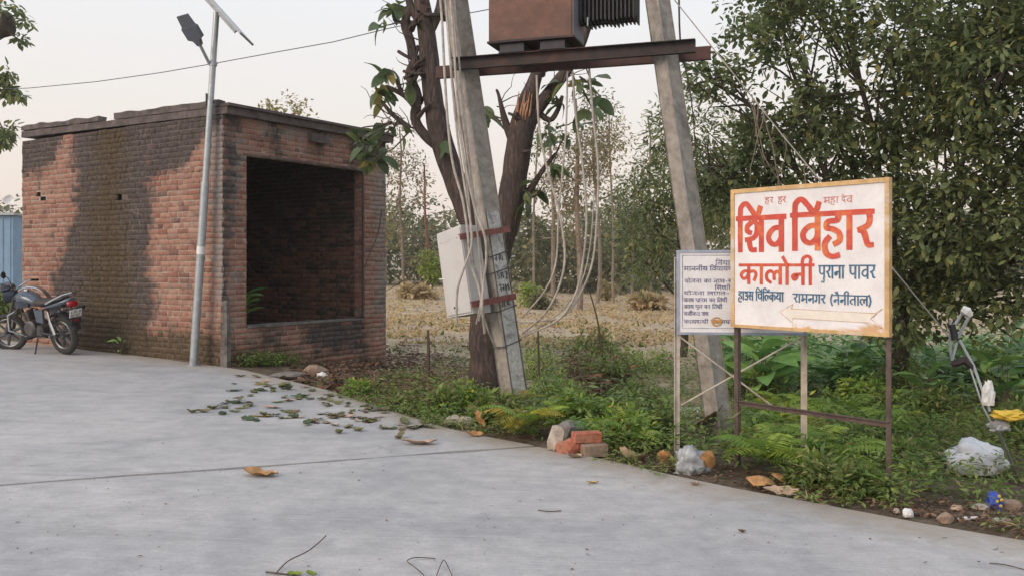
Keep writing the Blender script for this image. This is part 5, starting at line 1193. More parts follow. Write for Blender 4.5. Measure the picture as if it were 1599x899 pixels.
# hanging service cables from the transformer platform to the pole foot
HG = 'pale cables hanging in loops from the transformer platform'; hl = 'pale cable hanging in a loop from the transformer platform'
cable([(838, 118, 9.62), (842, 200, 9.6), (856, 270, 9.58), (873, 330, 9.55), (882, 400, 9.5), (872, 450, 9.48), (850, 490, 9.5), (815, 520, 9.75)], 0.0165, 'first pale cable from the left leaning pole hanging below the transformer', group=HG)
cable([(886, 112, 9.6), (884, 200, 9.6), (878, 270, 9.58), (872, 340, 9.6), (868, 410, 9.6), (850, 455, 9.6), (815, 495, 9.78)], 0.013, 'second pale cable from the left leaning pole hanging below the transformer', group=HG)
cable([(894, 112, 9.58), (899, 180, 9.56), (910, 260, 9.53), (916, 340, 9.5), (910, 410, 9.48), (898, 460, 9.46), (870, 500, 9.5), (815, 525, 9.78)], 0.0165, 'third pale cable from the left leaning pole hanging below the transformer', group=HG)
cable([(920, 108, 9.56), (926, 180, 9.54), (934, 260, 9.52), (932, 340, 9.5), (925, 410, 9.48), (905, 460, 9.48), (875, 495, 9.5), (812, 503, 9.78)], 0.0165, 'fourth pale cable from the left leaning pole hanging below the transformer', group=HG)
cable([(928, 300, 9.62), (922, 380, 9.6), (908, 440, 9.6), (880, 480, 9.6), (850, 506, 9.7), (815, 522, 9.82)], 0.010, 'thin short pale cable joining the hanging cable loops low down', group=HG)
for i, s_ in enumerate(((841, 196), (904, 440), (918, 428))):
    pass

# ------------------------------------------------------------------ lettering: brush strokes for the script on the signs
GL = {  # strokes in units of letter height; head line at y=1
 'aa': (0.34, [[(.18, 1), (.18, 0)]]),
 'va': (0.72, [[(.58, 1), (.58, 0)], [(.58, .66), (.34, .66), (.14, .48), (.16, .28), (.34, .18), (.50, .26), (.58, .40)]]),
 'ra': (0.52, [[(.36, 1), (.42, .82), (.36, .62), (.10, .50)], [(.12, .50), (.26, .42), (.36, .12), (.50, .10)]]),
 'ha': (0.62, [[(.46, 1), (.46, .80), (.18, .76), (.13, .60), (.32, .55), (.50, .44), (.52, .24), (.36, .14)], [(.22, .34), (.08, .16), (.12, -.10), (.30, -.20), (.50, -.16)]]),
 'sha': (0.80, [[(.66, 1), (.66, 0)], [(.28, .84), (.14, .74), (.14, .60), (.28, .54)], [(.36, .90), (.50, .78), (.48, .52), (.34, .38), (.08, .34)], [(.20, .34), (.28, .06), (.46, .04)]]),
 'ka': (0.92, [[(.48, 1), (.48, 0)], [(.48, .64), (.26, .66), (.10, .46), (.22, .26), (.40, .36), (.50, .60), (.74, .66), (.84, .48), (.74, .18)]]),
 'la': (0.88, [[(.74, 1), (.74, 0)], [(.74, .52), (.60, .66), (.46, .52), (.46, .24)], [(.46, .54), (.28, .68), (.10, .52), (.12, .24), (.30, .08)]]),
 'lh': (0.62, [[(.58, .62), (.46, .50), (.46, .24)], [(.46, .54), (.28, .68), (.10, .52), (.12, .24), (.30, .08)]]),
 'na': (0.70, [[(.56, 1), (.56, 0)], [(.56, .52), (.22, .50), (.10, .40), (.16, .26), (.28, .34), (.26, .48)]]),
 'pa': (0.70, [[(.56, 1), (.56, 0)], [(.12, 1), (.12, .56), (.24, .36), (.44, .36), (.56, .50)]]),
 'u_': (0.60, [[(.40, 1), (.40, .88), (.12, .84)], [(.12, .84), (.46, .78), (.42, .58), (.22, .54), (.48, .46), (.50, .18), (.30, .06), (.10, .18)]]),
 'sa': (0.82, [[(.68, 1), (.68, 0)], [(.28, 1), (.34, .80), (.28, .62), (.08, .52), (.22, .44), (.36, .08)], [(.26, .54), (.68, .54)]]),
 'ca': (0.72, [[(.58, 1), (.58, 0)], [(.06, .74), (.58, .74)], [(.18, .74), (.14, .44), (.30, .24), (.58, .44)]]),
 'ya': (0.72, [[(.58, 1), (.58, 0)], [(.10, .92), (.28, .86), (.26, .62), (.12, .56), (.16, .34), (.38, .28), (.58, .46)]]),
 'ma': (0.76, [[(.62, 1), (.62, 0)], [(.20, 1), (.20, .46), (.10, .34), (.18, .22), (.30, .34), (.22, .46)], [(.22, .46), (.62, .46)]]),
 'ga': (0.62, [[(.50, 1), (.50, 0)], [(.22, 1), (.22, .34), (.12, .20), (.06, .32)]]),
 'ta': (0.70, [[(.56, 1), (.56, 0)], [(.56, .60), (.28, .60), (.10, .42), (.14, .22), (.30, .08)]]),
 'da': (0.54, [[(.38, 1), (.38, .84), (.12, .70), (.12, .46), (.32, .36), (.40, .52), (.32, .40), (.48, .06)]]),
 'ja': (0.78, [[(.64, 1), (.64, 0)], [(.64, .60), (.40, .60), (.34, .30), (.14, .22), (.06, .40)]]),
 'dha': (0.68, [[(.56, 1), (.56, 0)], [(.10, .96), (.26, .88), (.22, .66), (.10, .60), (.14, .32), (.36, .28), (.56, .46)]]),
 'tha': (0.70, [[(.56, 1), (.56, 0)], [(.22, .92), (.10, .82), (.24, .70), (.28, .56), (.12, .48), (.18, .30), (.40, .28), (.56, .46)]]),
 'pra': (0.70, [[(.56, 1), (.56, 0)], [(.12, 1), (.12, .56), (.24, .36), (.44, .36), (.56, .50)], [(.56, .26), (.36, .06)]]),
 'i': (0.26, [[(.13, 0), (.13, 1.12), (.18, 1.34), (.34, 1.42), (.52, 1.26), (.68, 1.08), (.80, 1.10), (.88, 1.30)]]),
 'ii': (0.34, [[(.18, 0), (.18, 1.0), (.20, 1.28), (.06, 1.42), (-.14, 1.30), (-.18, 1.02)]]),
 'o': (0.34, [[(.18, 1), (.18, 0)], [(.18, 1), (-.02, 1.40)]]),
 'e': (0.0, [[(-.24, 1), (-.44, 1.36)]]), 'ai': (0.0, [[(-.14, 1), (-.30, 1.38)], [(-.24, 1), (-.50, 1.34)]]),
 'u': (0.0, [[(-.24, -.02), (-.14, -.14), (-.22, -.30), (-.42, -.26)]]),
 '(': (0.34, [[(.26, 1.12), (.12, .7), (.12, .3), (.26, -.12)]]), ')': (0.34, [[(.08, 1.12), (.22, .7), (.22, .3), (.08, -.12)]]),
 '-': (0.4, [[(.05, .5), (.32, .5)]]), ':': (0.2, [[(.08, .7), (.1, .62)], [(.08, .32), (.1, .24)]]), ' ': (0.35, []),
}
def cat(pts, k=5):
    if len(pts) < 3: return pts
    v = [Vector((p[0], p[1], 0)) for p in pts]; return [(p.x, p.y) for p in spline(v, k)]
class Board:
    """a flat sign: left-bottom corner, direction across, up; (u, v) in metres on its face"""
    def __init__(s, L, R): s.L = Vector(L); s.e = (Vector(R) - s.L); s.e.z = 0; s.W = s.e.length; s.e.normalize(); s.n = Vector((s.e.y, -s.e.x, 0)); s.layer = 0
    def at(s, u, v, o): return s.L + s.e * u + Vector((0, 0, v)) + s.n * o
    def box(s, mb, u0, u1, v0, v1, o0, o1):
        mb.loft([[s.at(u0, v0, o0), s.at(u1, v0, o0), s.at(u1, v1, o0), s.at(u0, v1, o0)], [s.at(u0, v0, o1), s.at(u1, v0, o1), s.at(u1, v1, o1), s.at(u0, v1, o1)]])
    def ribbon(s, mb, pts, wd, off, brush=0.0):
        n = len(pts); Lp = []; Rp = []
        s.layer = (s.layer + 1) % 14; o = off + s.layer * 0.00022
        for i, p in enumerate(pts):
            a = pts[max(i - 1, 0)]; b_ = pts[min(i + 1, n - 1)]; d = Vector((b_[0] - a[0], b_[1] - a[1])); d = d.normalized() if d.length > 1e-9 else Vector((1, 0))
            nx_, ny_ = -d.y, d.x
            w_ = wd * (1 + brush * noise.noise(Vector((p[0] * 60, p[1] * 60, 1)))) * (1 - 0.35 * abs(d.x) ** 3 * (brush > 0) * 0.5) / 2
            ex = (d * (wd * 0.18)) if i == n - 1 else ((-d * (wd * 0.18)) if i == 0 else Vector((0, 0)))
            Lp.append(s.at(p[0] + nx_ * w_ + ex.x, p[1] + ny_ * w_ + ex.y, o)); Rp.append(s.at(p[0] - nx_ * w_ + ex.x, p[1] - ny_ * w_ + ex.y, o))
        mb.add(Lp + Rp, [(i, n + i, n + i + 1, i + 1) for i in range(n - 1)])
    def word(s, glyphs, u0, u1, vh, vb, wd, mat, parent, name='lettering', head=True, brush=0.12, off=0.006):
        gl = glyphs.split(' ') if isinstance(glyphs, str) else glyphs
        gl = [' ' if g_ == '_' else g_ for g_ in gl]
        tot = sum(GL[g_][0] for g_ in gl); sx_ = (u1 - u0) / tot; sy_ = vh - vb; mb = MB(); x = 0; runs = []; st = 0
        for g_ in gl:
            adv, strokes = GL[g_]
            if g_ in (' ', '(', ')', '-', ':'):
                if x > st + 0.05: runs.append((st, x - 0.02))
                st = x + adv
            for sk in strokes:
                s.ribbon(mb, [(u0 + (x + a) * sx_, vb + b_ * sy_) for a, b_ in cat(sk)], wd, off, brush)
            x += adv
        if x > st + 0.05: runs.append((st, x))
        if head:
            for a, b_ in runs: s.ribbon(mb, [(u0 + a * sx_ + (b_ - a) * sx_ * k / 6, vh - wd * 0.1) for k in range(7)], wd, off, brush)
        o = mb.build(name, mat, parent); return o
# main sign
SL, SR = P(1144, 511, 7.2), P(1388.5, 520.5, 6.17); SL.z = SR.z = 1.02
bd1 = Board(SL, SR); BW, BHt = bd1.W, 1.08
s1 = thing('name_signboard', 'white signboard with big red painted lettering and ochre border on two posts', 'sign', (SL.x, SL.y, g1(SL.x, SL.y)))
def panel(board, w_, h_, mat, parent, rusty):
    V = []; Fc = []; A = []; nu, nv = 26, 22
    for j in range(nv + 1):
        for i in range(nu + 1):
            u, v = w_ * i / nu, h_ * j / nv; V.append(board.at(u, v, 0.004) - parent.location); A.append(rusty(u / w_, v / h_))
    for j in range(nv):
        for i in range(nu): a = j * (nu + 1) + i; Fc.append((a, a + 1, a + nu + 2, a + nu + 1))
    me = arr_mesh('panel_face', np.array([tuple(v) for v in V]), np.array(Fc), {'rust': A}); me.materials.append(M[mat]); link(bpy.data.objects.new('panel_face', me), parent)
def rust1(u, v): return max(0, 0.62 - v * 7.5) * (0.6 + 0.7 * (u > .4)) + max(0, 0.35 - (1 - u) * 12) + 0.5 * max(0, 1 - math.hypot((u - .92) / .12, (v - .07) / .1))
panel(bd1, BW, BHt, 'sign_white', s1, rust1)
mb = MB(); bd1.box(mb, 0.002, BW - 0.002, 0.002, BHt - 0.002, -0.02, 0.002); mb.build('backing', 'iron_brown', s1)
for nme, q in (('top', (-.008, BW + .008, BHt - .024, BHt + .008)), ('bottom', (-.008, BW + .008, -.008, .016)), ('left', (-.008, .024, .0165, BHt - .0245)), ('right', (BW - .026, BW + .008, .0165, BHt - .0245))):
    mb = MB(); bd1.box(mb, *q, -0.024, 0.016); mb.build('border', 'ochre', s1)
for u_ in (0.012, BW - 0.02):
    p0 = bd1.at(u_, 0, -0.03); gzv = g1(p0.x, p0.y) - 0.15
    mb = MB(); R_ = Matrix((bd1.e, -bd1.n, Vector((0, 0, 1)))).transposed()
    zt = 1.02 + BHt - 0.05
    mb.box(Vector((p0.x, p0.y, (gzv + zt) / 2)), (0.038, 0.006, zt - gzv), R_); mb.box(Vector((p0.x, p0.y, (gzv + zt) / 2)) - bd1.n * 0.0195 + bd1.e * (0.016 if u_ < .5 else -.016), (0.006, 0.033, zt - gzv), R_); mb.build('post', 'iron_brown', s1)
mb = MB(); c0, c1 = bd1.at(0.03, -0.62, -0.04), bd1.at(BW - 0.03, -0.62, -0.04); R_ = Matrix((bd1.e, -bd1.n, Vector((0, 0, 1)))).transposed()
mb.box((c0 + c1) / 2, (BW - .02, 0.006, 0.035), R_); mb.box((c0 + c1) / 2 + Vector((0, 0, .0205)) + bd1.n * 0.012, (BW - .02, 0.03, 0.006), R_); mb.build('crossbar', 'iron_brown', s1)
fu = lambda f_: f_ * BW; fv = lambda f_: f_ * BHt
bd1.word('i sha va', fu(.035), fu(.375), fv(.795), fv(.55), 0.047, 'letter_red', s1)
bd1.word('i va ha aa ra', fu(.412), fu(.915), fv(.800), fv(.555), 0.047, 'letter_red', s1)
bd1.word('ka aa la o na ii', fu(.052), fu(.56), fv(.452), fv(.315), 0.028, 'letter_red', s1)
bd1.word('pa u ra aa na aa', fu(.590), fu(.748), fv(.445), fv(.360), 0.0135, 'letter_blue', s1)
bd1.word('pa aa va ra', fu(.775), fu(.925), fv(.447), fv(.360), 0.0135, 'letter_blue', s1)
bd1.word('ha aa u_ sa', fu(.045), fu(.155), fv(.257), fv(.195), 0.0115, 'letter_blue', s1)
bd1.word('i ca i lh ka ya aa', fu(.170), fu(.365), fv(.258), fv(.195), 0.0115, 'letter_blue', s1)
bd1.word('ra aa ma na ga ra', fu(.425), fu(.632), fv(.250), fv(.192), 0.0115, 'letter_blue', s1)
bd1.word('( na ai na ii ta aa la )', fu(.660), fu(.905), fv(.250), fv(.188), 0.0115, 'letter_blue', s1)
bd1.word('ha ra', fu(.235), fu(.292), fv(.932), fv(.893), 0.0065, 'letter_small_red', s1)
bd1.word('ha ra', fu(.325), fu(.378), fv(.930), fv(.890), 0.0065, 'letter_small_red', s1)
bd1.word('ma ha aa', fu(.620), fu(.712), fv(.905), fv(.863), 0.0065, 'letter_small_red', s1)
bd1.word('da e va', fu(.728), fu(.795), fv(.905), fv(.860), 0.0065, 'letter_small_red', s1)
ar = [(.335, .122), (.425, .178), (.415, .146), (.925, .140), (.965, .17), (.90, .105), (.965, .045), (.885, .076), (.425, .080), (.425, .046), (.335, .122)]
mb = MB(); o_ = 0.0052
hd_ = [bd1.at(fu(a), fv(b_), o_) for a, b_ in ((.345, .121), (.42, .165), (.42, .06))]; mb.add(hd_, [(0, 2, 1)])
mb.add([bd1.at(fu(a), fv(b_), o_ + .0004) for a, b_ in ((.41, .143), (.41, .083), (.89, .080), (.90, .105), (.93, .137))], [(0, 1, 2, 3, 4)]); mb.build('arrow', 'arrow_fill', s1)
mb = MB()
for a, b_ in zip(ar[:-1], ar[1:]): bd1.ribbon(mb, [(fu(a[0] + (b_[0] - a[0]) * k / 5), fv(a[1] + (b_[1] - a[1]) * k / 5)) for k in range(6)], 0.0036, 0.0062, 1.5)
mb.build('arrow_outline', 'rust_line', s1)
# notice board behind it
NL, NR = P(1058, 519, 7.40), P(1258, 524, 7.28); zb = 0.945; NL.z = NR.z = zb
bd2 = Board(NL, NR); NW, NH = bd2.W, 0.675
s2 = thing('notice_board', 'white notice board with small dark writing, partly hidden by the red-lettered sign', 'sign', (NL.x, NL.y, g1(NL.x, NL.y)))
panel(bd2, NW, NH, 'sign_white', s2, lambda u, v: 0.35 * max(0, 1 - v * 9))
mb = MB(); bd2.box(mb, .002, NW - .002, .002, NH - .002, -0.015, 0.002); mb.build('backing', 'frame_blue', s2)
for q in ((-.008, NW + .008, NH - .014, NH + .008), (-.008, NW + .008, -.008, .012), (-.008, .014, .0125, NH - .0145), (NW - .014, NW + .008, .0125, NH - .0145)):
    mb = MB(); bd2.box(mb, *q, -0.02, 0.012); mb.build('border', 'frame_blue', s2)
mb = MB(); q = [(.04, .045), (NW - .04, .045), (NW - .04, NH - .035), (.04, NH - .035), (.04, .045)]
for a, b_ in zip(q[:-1], q[1:]): bd2.ribbon(mb, [(a[0] + (b_[0] - a[0]) * k / 12, a[1] + (b_[1] - a[1]) * k / 12) for k in range(13)], 0.004, 0.0055, 0.8)
mb.build('ruled_line', 'letter_navy', s2)
def nrow(txt, u0, u1, vtop, h_, wd=0.0052): bd2.word(txt, u0, u1, vtop, vtop - h_, wd, 'letter_navy', s2, 'lettering', True, 0.5)
nrow('i va dha aa ya ka', .305, .52, .595, .036); nrow('ma aa na na ii ya _ i va dha aa ya ka', .05, .455, .548, .034, .0062)
nrow('ya o ja na aa _ ka aa _ na aa ma : - sa aa ma u da aa ya ka', .055, .62, .445, .03); nrow('i sa ca aa ii _ i va ka aa sa', .30, .60, .392, .032)
nrow('ya o ja na aa _ la aa ga ta : -', .05, .42, .345, .028); nrow('ka aa ya _ pra aa ra ma _ ka aa _ i ta tha ii', .05, .40, .290, .029)
nrow('ka aa ya _ pa u na _ ka aa _ i ta tha ii', .05, .36, .235, .029); nrow('sa va ii ka ta _ va sa', .05, .25, .178, .029); nrow('ka aa ya da aa ya ii _ sa na sa tha aa _ na ga ra _ pa aa la i ka aa', .05, .74, .112, .028)
nrow('ga ra aa ma ii na _ i na ra ma aa na _ ra aa ma na ga ra', .45, .95, .066, .024)
mb = MB(); bd2.ribbon(mb, [(.315 + .038 * math.cos(a / 12 * 6.283), .10 + .034 * math.sin(a / 12 * 6.283)) for a in range(13)], 0.012, 0.0085, 0.6); bd2.ribbon(mb, [(.29 + .008 * k, .10) for k in range(7)], 0.035, 0.0088, 0.5); mb.build('rust_spot', 'rust_line', s2)
posts2 = []
for u_, nm in ((0.0, 'l'), (NW - 0.012, 'r')):
    p0 = bd2.at(u_, 0, -0.03); gzv = g1(p0.x, p0.y) - 0.2; zt = zb + NH - 0.05
    mb = MB(); R_ = Matrix((bd2.e, -bd2.n, Vector((0, 0, 1)))).transposed()
    mb.box(Vector((p0.x, p0.y, (gzv + zt) / 2)), (0.040, 0.006, zt - gzv), R_); mb.box(Vector((p0.x, p0.y, (gzv + zt) / 2)) + bd2.e * (-0.023 if u_ < .1 else 0.023) - bd2.n * .0 , (0.006, 0.04, zt - gzv), R_); mb.build('post', 'post_cream', s2)
for (ua, va, ub, vb_) in ((.02, -.03, .78, -.60), (NW - .03, -.03, .03, -.60)):
    mb = MB(); mb.tube([bd2.at(ua, va, -0.03 - (.012 if ua > .1 else 0)), bd2.at(ub, vb_, -0.03 - (.012 if ua > .1 else 0))], 0.0075, 6); mb.build('brace_rod', 'post_cream', s2, True)

# ------------------------------------------------------------------ stay wire and its bow
stf = Vector(GP(1588, 742)); bowc = P(1490, 535, 7.1); topb = along(PB, -40)
sw = thing('stay_wire', 'stay wire with a metal bow tensioner anchored in the weeds', 'stay wire', stf)
mb = MB(); mb.tube([bowc, bowc.lerp(topb, 0.5) + Vector((0, 0, -0.03)), topb], 0.0062, 6); mb.build('upper_wire', 'pole', sw, True)
for q0, q1, k_ in ((0.30, 0.52, 5), (0.5, 0.78, 6), (0.2, 0.36, 4)):
    mb = MB()
    for _ in range(k_):
        a_v = bowc.lerp(topb, random.uniform(q0, q1)); branchy(mb, a_v, a_v + Vector((random.uniform(-.1, .5), random.uniform(.0, .4), -random.uniform(.3, 1.1))), 0.006, 0.003, 0.14, 6, 4)
    o = mb.build('dry_vine', 'bark2', sw); o['kind'] = 'stuff'
hook = P(1497, 570, 7.0); low = P(1555, 665, 6.75)
mb = MB(); mb.tube([P(1484, 500, 7.05), P(1484, 545, 7.05), P(1488, 568, 7.0)], 0.012, 6); mb.tube([P(1494, 535, 7.0), P(1486, 566, 7.0)], 0.010, 6); mb.tube([P(1514, 492, 7.0), P(1496, 527, 7.02)], 0.014, 6); mb.tube([P(1503, 488, 7.05), P(1490, 508, 7.05)], 0.012, 6); mb.build('bow', 'galv', sw, True)
mb = MB(); mb.tube([P(1502, 482, 7.02), P(1510, 486, 7.0), P(1516, 493, 7.0)], [0.03, 0.038, 0.02], 6); mb.build('bow_head', 'white', sw, True)
mb = MB(); mb.tube([P(1486, 506, 7.05), P(1492, 530, 7.03)], [0.026, 0.03], 8); mb.build('turnbuckle', 'dark_steel', sw, True)
mb = MB(); mb.tube([P(1486, 568, 7.0), P(1506, 562, 6.98), P(1520, 574, 6.96)], [0.03, 0.034, 0.025], 7); mb.build('grip', 'rust_steel', sw, True)
mb = MB(); mb.tube([P(1498, 530, 7.02), P(1520, 570, 6.95), P(1545, 640, 6.85), stf], 0.011, 6); mb.tube([P(1515, 575, 6.95), P(1535, 635, 6.85), P(1552, 668, 6.8)], 0.008, 5); mb.build('stay_rod', 'galv', sw, True)

# ------------------------------------------------------------------ motorcycle
rw = G(104, 553); hdg = math.radians(90 + 62)
mc = thing('motorcycle', 'dark grey commuter motorcycle parked on its side stand by the brick wall', 'motorcycle', rw, (math.radians(-9) * math.cos(hdg) * 0, 0, hdg))
mc.rotation_mode = 'XYZ'; mc.rotation_euler = (math.radians(-9), 0, hdg)
def part(mb, name, mat, parent=mc, sm=True): return mb.build(name, mat, parent, sm, True)
V3 = Vector
def wheel(name, c, ax, Rr, tw):
    c = V3(c); ax = V3(ax).normalized(); w_ = bpy.data.objects.new(name, None); link(w_, mc); w_.location = c; z0 = V3((0, 0, 0))
    mb = MB(); mb.torus(z0, ax, Rr - tw, tw, 36, 10, 0.85); part(mb, 'tyre', 'tyre', w_)
    mb = MB(); mb.torus(z0, ax, Rr - tw * 1.9, 0.02, 32, 8, 1.6)
    a = ax.orthogonal().normalized(); q = ax.cross(a)
    for k in range(6):
        an = k * math.pi / 3; d_ = a * math.cos(an) + q * math.sin(an); mb.tube([d_ * 0.03, d_ * (Rr - tw * 1.9)], [0.028, 0.018], 6)
    mb.lathe(z0, ax, [(0.001, -.06), (.055, -.06), (.065, -.03), (.065, .03), (.055, .06), (.001, .06)], 16); part(mb, 'rim', 'alloy', w_)
wheel('rear_wheel', (0, 0, 0.305), (0, 1, 0), 0.305, 0.052)
st_ = math.radians(26); sdv = V3((-math.sin(st_), math.cos(st_), 0)); fwd = V3((math.cos(st_), math.sin(st_), 0))
fcx = V3((1.27, 0.03, 0.30)); wheel('front_wheel', fcx, sdv, 0.30, 0.044)
hdp = V3((0.98, 0, 0.86))
mb = MB()
for s_ in (-1, 1): mb.tube([fcx + sdv * 0.09 * s_, hdp + sdv * 0.09 * s_ + V3((0, 0, .02))], [0.028, 0.021], 8)
part(mb, 'fork', 'engine')
mb = MB(); mb.loft([[fcx + V3((math.cos(a) * r_, 0, math.sin(a) * r_)) .x * fwd - fcx.x * fwd + fcx + V3((0, 0, math.sin(a) * r_)) * 0 + V3((0, 0, math.sin(a) * r_)) + sdv * y_ for (r_, y_) in ((.325, -.06), (.345, -.03), (.345, .03), (.325, .06), (.318, .05), (.335, 0), (.318, -.05))] for a in [math.radians(30 + 11 * k) for k in range(13)]]); part(mb, 'front_mudguard', 'chrome')
mb = MB()                                                # frame
mb.tube([hdp, V3((.9, 0, .62)), V3((.72, 0, .30)), V3((.4, 0, .26)), V3((.3, 0, .45)), V3((.28, 0, .72))], 0.02, 8)
mb.tube([hdp, V3((.6, 0, .78)), V3((.25, 0, .74))], 0.022, 8)
for s_ in (-1, 1):
    mb.tube([V3((.28, .09 * s_, .70)), V3((.0, .10 * s_, .72)), V3((-.2, .09 * s_, .76))], 0.014, 6)
    mb.tube([V3((.42, .08 * s_, .34)), V3((0, .10 * s_, .305))], [0.024, 0.02], 8)
part(mb, 'frame', 'bike_black')
mb = MB()
for s_ in (-1, 1):
    mb.tube([V3((0.02, .125 * s_, .33)), V3((.09, .125 * s_, .52))], [0.028, 0.03], 10); mb.tube([V3((.09, .125 * s_, .52)), V3((.13, .12 * s_, .68))], 0.022, 10)
part(mb, 'shock_absorber', 'chrome')
def oval(c, ax, hw, hh, n=14, pw=2.4):
    c = V3(c); o = []
    for k in range(n):
        a = 2 * math.pi * k / n; ca, sa = math.cos(a), math.sin(a)
        o.append(c + V3((0, 1, 0)) * hw * math.copysign(abs(ca) ** (2 / pw), ca) + V3(ax) * hh * math.copysign(abs(sa) ** (2 / pw), sa))
    return o
Zv = (0, 0, 1)
mb = MB(); mb.loft([oval((.93, 0, .84), Zv, .05, .05), oval((.88, 0, .86), Zv, .12, .09), oval((.75, 0, .86), Zv, .15, .115), oval((.60, 0, .83), Zv, .13, .10), oval((.48, 0, .79), Zv, .09, .06), oval((.42, 0, .77), Zv, .06, .04)]); part(mb, 'fuel_tank', 'bike_paint')
mb = MB(); mb.lathe((.74, 0, .972), Zv, [(.001, .015), (.035, .012), (.04, 0), (.04, -.01)], 16); part(mb, 'filler_cap', 'chrome')
mb = MB()
for s_ in (-1, 1): mb.loft([[V3((.92, s_ * .10, .80)), V3((.92, s_ * .10, .70)), V3((.92, s_ * .085, .70)), V3((.92, s_ * .085, .80))], [V3((.74, s_ * .158, .82)), V3((.74, s_ * .158, .72)), V3((.74, s_ * .13, .72)), V3((.74, s_ * .13, .82))], [V3((.55, s_ * .13, .80)), V3((.55, s_ * .13, .74)), V3((.55, s_ * .10, .74)), V3((.55, s_ * .10, .80))]])
part(mb, 'tank_shroud', 'bike_dark')
mb = MB(); mb.loft([oval((.50, 0, .80), Zv, .08, .05), oval((.44, 0, .80), Zv, .12, .06), oval((.30, 0, .785), Zv, .135, .06), oval((.14, 0, .80), Zv, .13, .055), oval((0, 0, .84), Zv, .115, .05), (oval((-.14, 0, .86), Zv, .10, .04)), oval((-.17, 0, .865), Zv, .07, .02)]); part(mb, 'seat', 'seat')
mb = MB()
for s_ in (-1, 1): mb.loft([[V3((.42, s_ * .145, .70)), V3((.38, s_ * .145, .52)), V3((.38, s_ * .11, .52)), V3((.42, s_ * .11, .70))], [V3((.20, s_ * .155, .70)), V3((.22, s_ * .155, .50)), V3((.22, s_ * .12, .50)), V3((.20, s_ * .12, .70))]])
part(mb, 'side_panel', 'bike_paint', mc, False)
mb = MB(); mb.loft([oval((.16, 0, .735), Zv, .14, .03), oval((0, 0, .765), Zv, .145, .045), oval((-.15, 0, .80), Zv, .12, .05), oval((-.28, 0, .84), Zv, .075, .04), oval((-.31, 0, .85), Zv, .05, .02)]); part(mb, 'tail_cowl', 'bike_paint')
mb = MB(); mb.loft([oval((-.285, 0, .79), Zv, .085, .05), oval((-.325, 0, .785), Zv, .08, .045), oval((-.34, 0, .78), Zv, .06, .03)]); part(mb, 'tail_lamp', 'red_lens')
mb = MB(); mb.tube([V3((.10, .15, .80)), V3((-.1, .15, .87)), V3((-.26, .12, .93)), V3((-.31, 0, .945)), V3((-.26, -.12, .93)), V3((-.1, -.15, .87)), V3((.10, -.15, .80))], 0.014, 8); part(mb, 'grab_rail', 'chrome')
mb = MB(); mb.loft([[V3((math.cos(a) * r_, y_, .305 + math.sin(a) * r_)) for (r_, y_) in ((.325, -.085), (.35, -.05), (.35, .05), (.325, .085), (.318, .07), (.338, 0), (.318, -.07))] for a in [math.radians(55 + 11 * k) for k in range(11)]]); part(mb, 'rear_mudguard', 'bike_black')
mb = MB(); mb.box((-.345, 0, .645), (.012, .20, .12), Matrix.Rotation(math.radians(-18), 3, 'Y'), 0.003); pl_ = part(mb, 'number_plate', 'plate', mc, False)
mb = MB(); Rp = Matrix.Rotation(math.radians(-18), 3, 'Y')
for r_ in range(2):
    for k in range(4):
        c = V3((-.345, 0, .645)) + Rp @ V3((-.0075, .066 - k * .044, .026 - r_ * .052)); mb.box(c + Rp @ V3((0, .010, 0)), (.002, .006, .036), Rp)
        if (k + r_) % 2: mb.box(c + Rp @ V3((0, -.010, 0)), (.002, .006, .036), Rp)
        mb.box(c + Rp @ V3((.0005, 0, .016 if k % 2 else -.016)), (.002, .016, .006), Rp)
mb.build('plate_writing', 'black_paint', pl_, False, True)
mb = MB(); mb.box((-.33, 0, .53), (.03, .17, .09), Rp, 0.01); part(mb, 'mud_flap', 'bike_black', mc, False)
mb = MB(); mb.box((-.352, .02, .545), (.01, .06, .03), Rp); part(mb, 'reflector', 'red_lens', mc, False)
for s_ in (-1, 1):
    mb = MB(); mb.tube([V3((-.27, .06 * s_, .70)), V3((-.27, .17 * s_, .70))], 0.010, 6); mb.lathe((-.27, .19 * s_, .70), (-1, 0, 0), [(.001, .03), (.03, .02), (.034, -.01), (.02, -.05), (.001, -.055)], 12); part(mb, 'indicator', 'bike_black')
mb = MB(); mb.lathe((.60, 0, .40), (0, 1, 0), [(.001, -.15), (.10, -.15), (.13, -.12), (.13, .12), (.10, .15), (.001, .15)], 20); mb.box((.50, 0, .36), (.30, .22, .18), None, .03)
for k in range(7): mb.box((.70 + k * 0.006, 0, .50 + k * .024), (.16, .17, .012), Matrix.Rotation(math.radians(12), 3, 'Y'))
mb.tube([V3((.68, 0, .45)), V3((.73, 0, .68))], .05, 10); part(mb, 'engine', 'engine')
mb = MB(); mb.tube([V3((.78, -.06, .52)), V3((.84, -.10, .36)), V3((.72, -.14, .22)), V3((.40, -.15, .24)), V3((.1, -.17, .30)), V3((-.18, -.17, .36))], [.022, .022, .024, .03, .045, .045], 12); part(mb, 'exhaust', 'chrome')
mb = MB(); mb.tube([V3((.86, .02, .72)), V3((.9, .25, .62)), V3((.88, .28, .40)), V3((.74, .10, .28))], .013, 8); mb.tube([V3((.86, -.02, .72)), V3((.9, -.25, .62)), V3((.88, -.28, .40)), V3((.74, -.10, .28))], .013, 8); part(mb, 'crash_guard', 'chrome')
mb = MB(); hb = hdp + V3((0.02, 0, .10))
q = lambda f_, s_, z: hb + fwd * f_ + sdv * s_ + V3((0, 0, z))
mb.tube([q(-.16, .36, .10), q(-.10, .24, .12), q(-.0, .14, .06), q(.01, 0, 0), q(0, -.14, .06), q(-.10, -.24, .12), q(-.16, -.36, .10)], .011, 8); part(mb, 'handlebar', 'chrome')
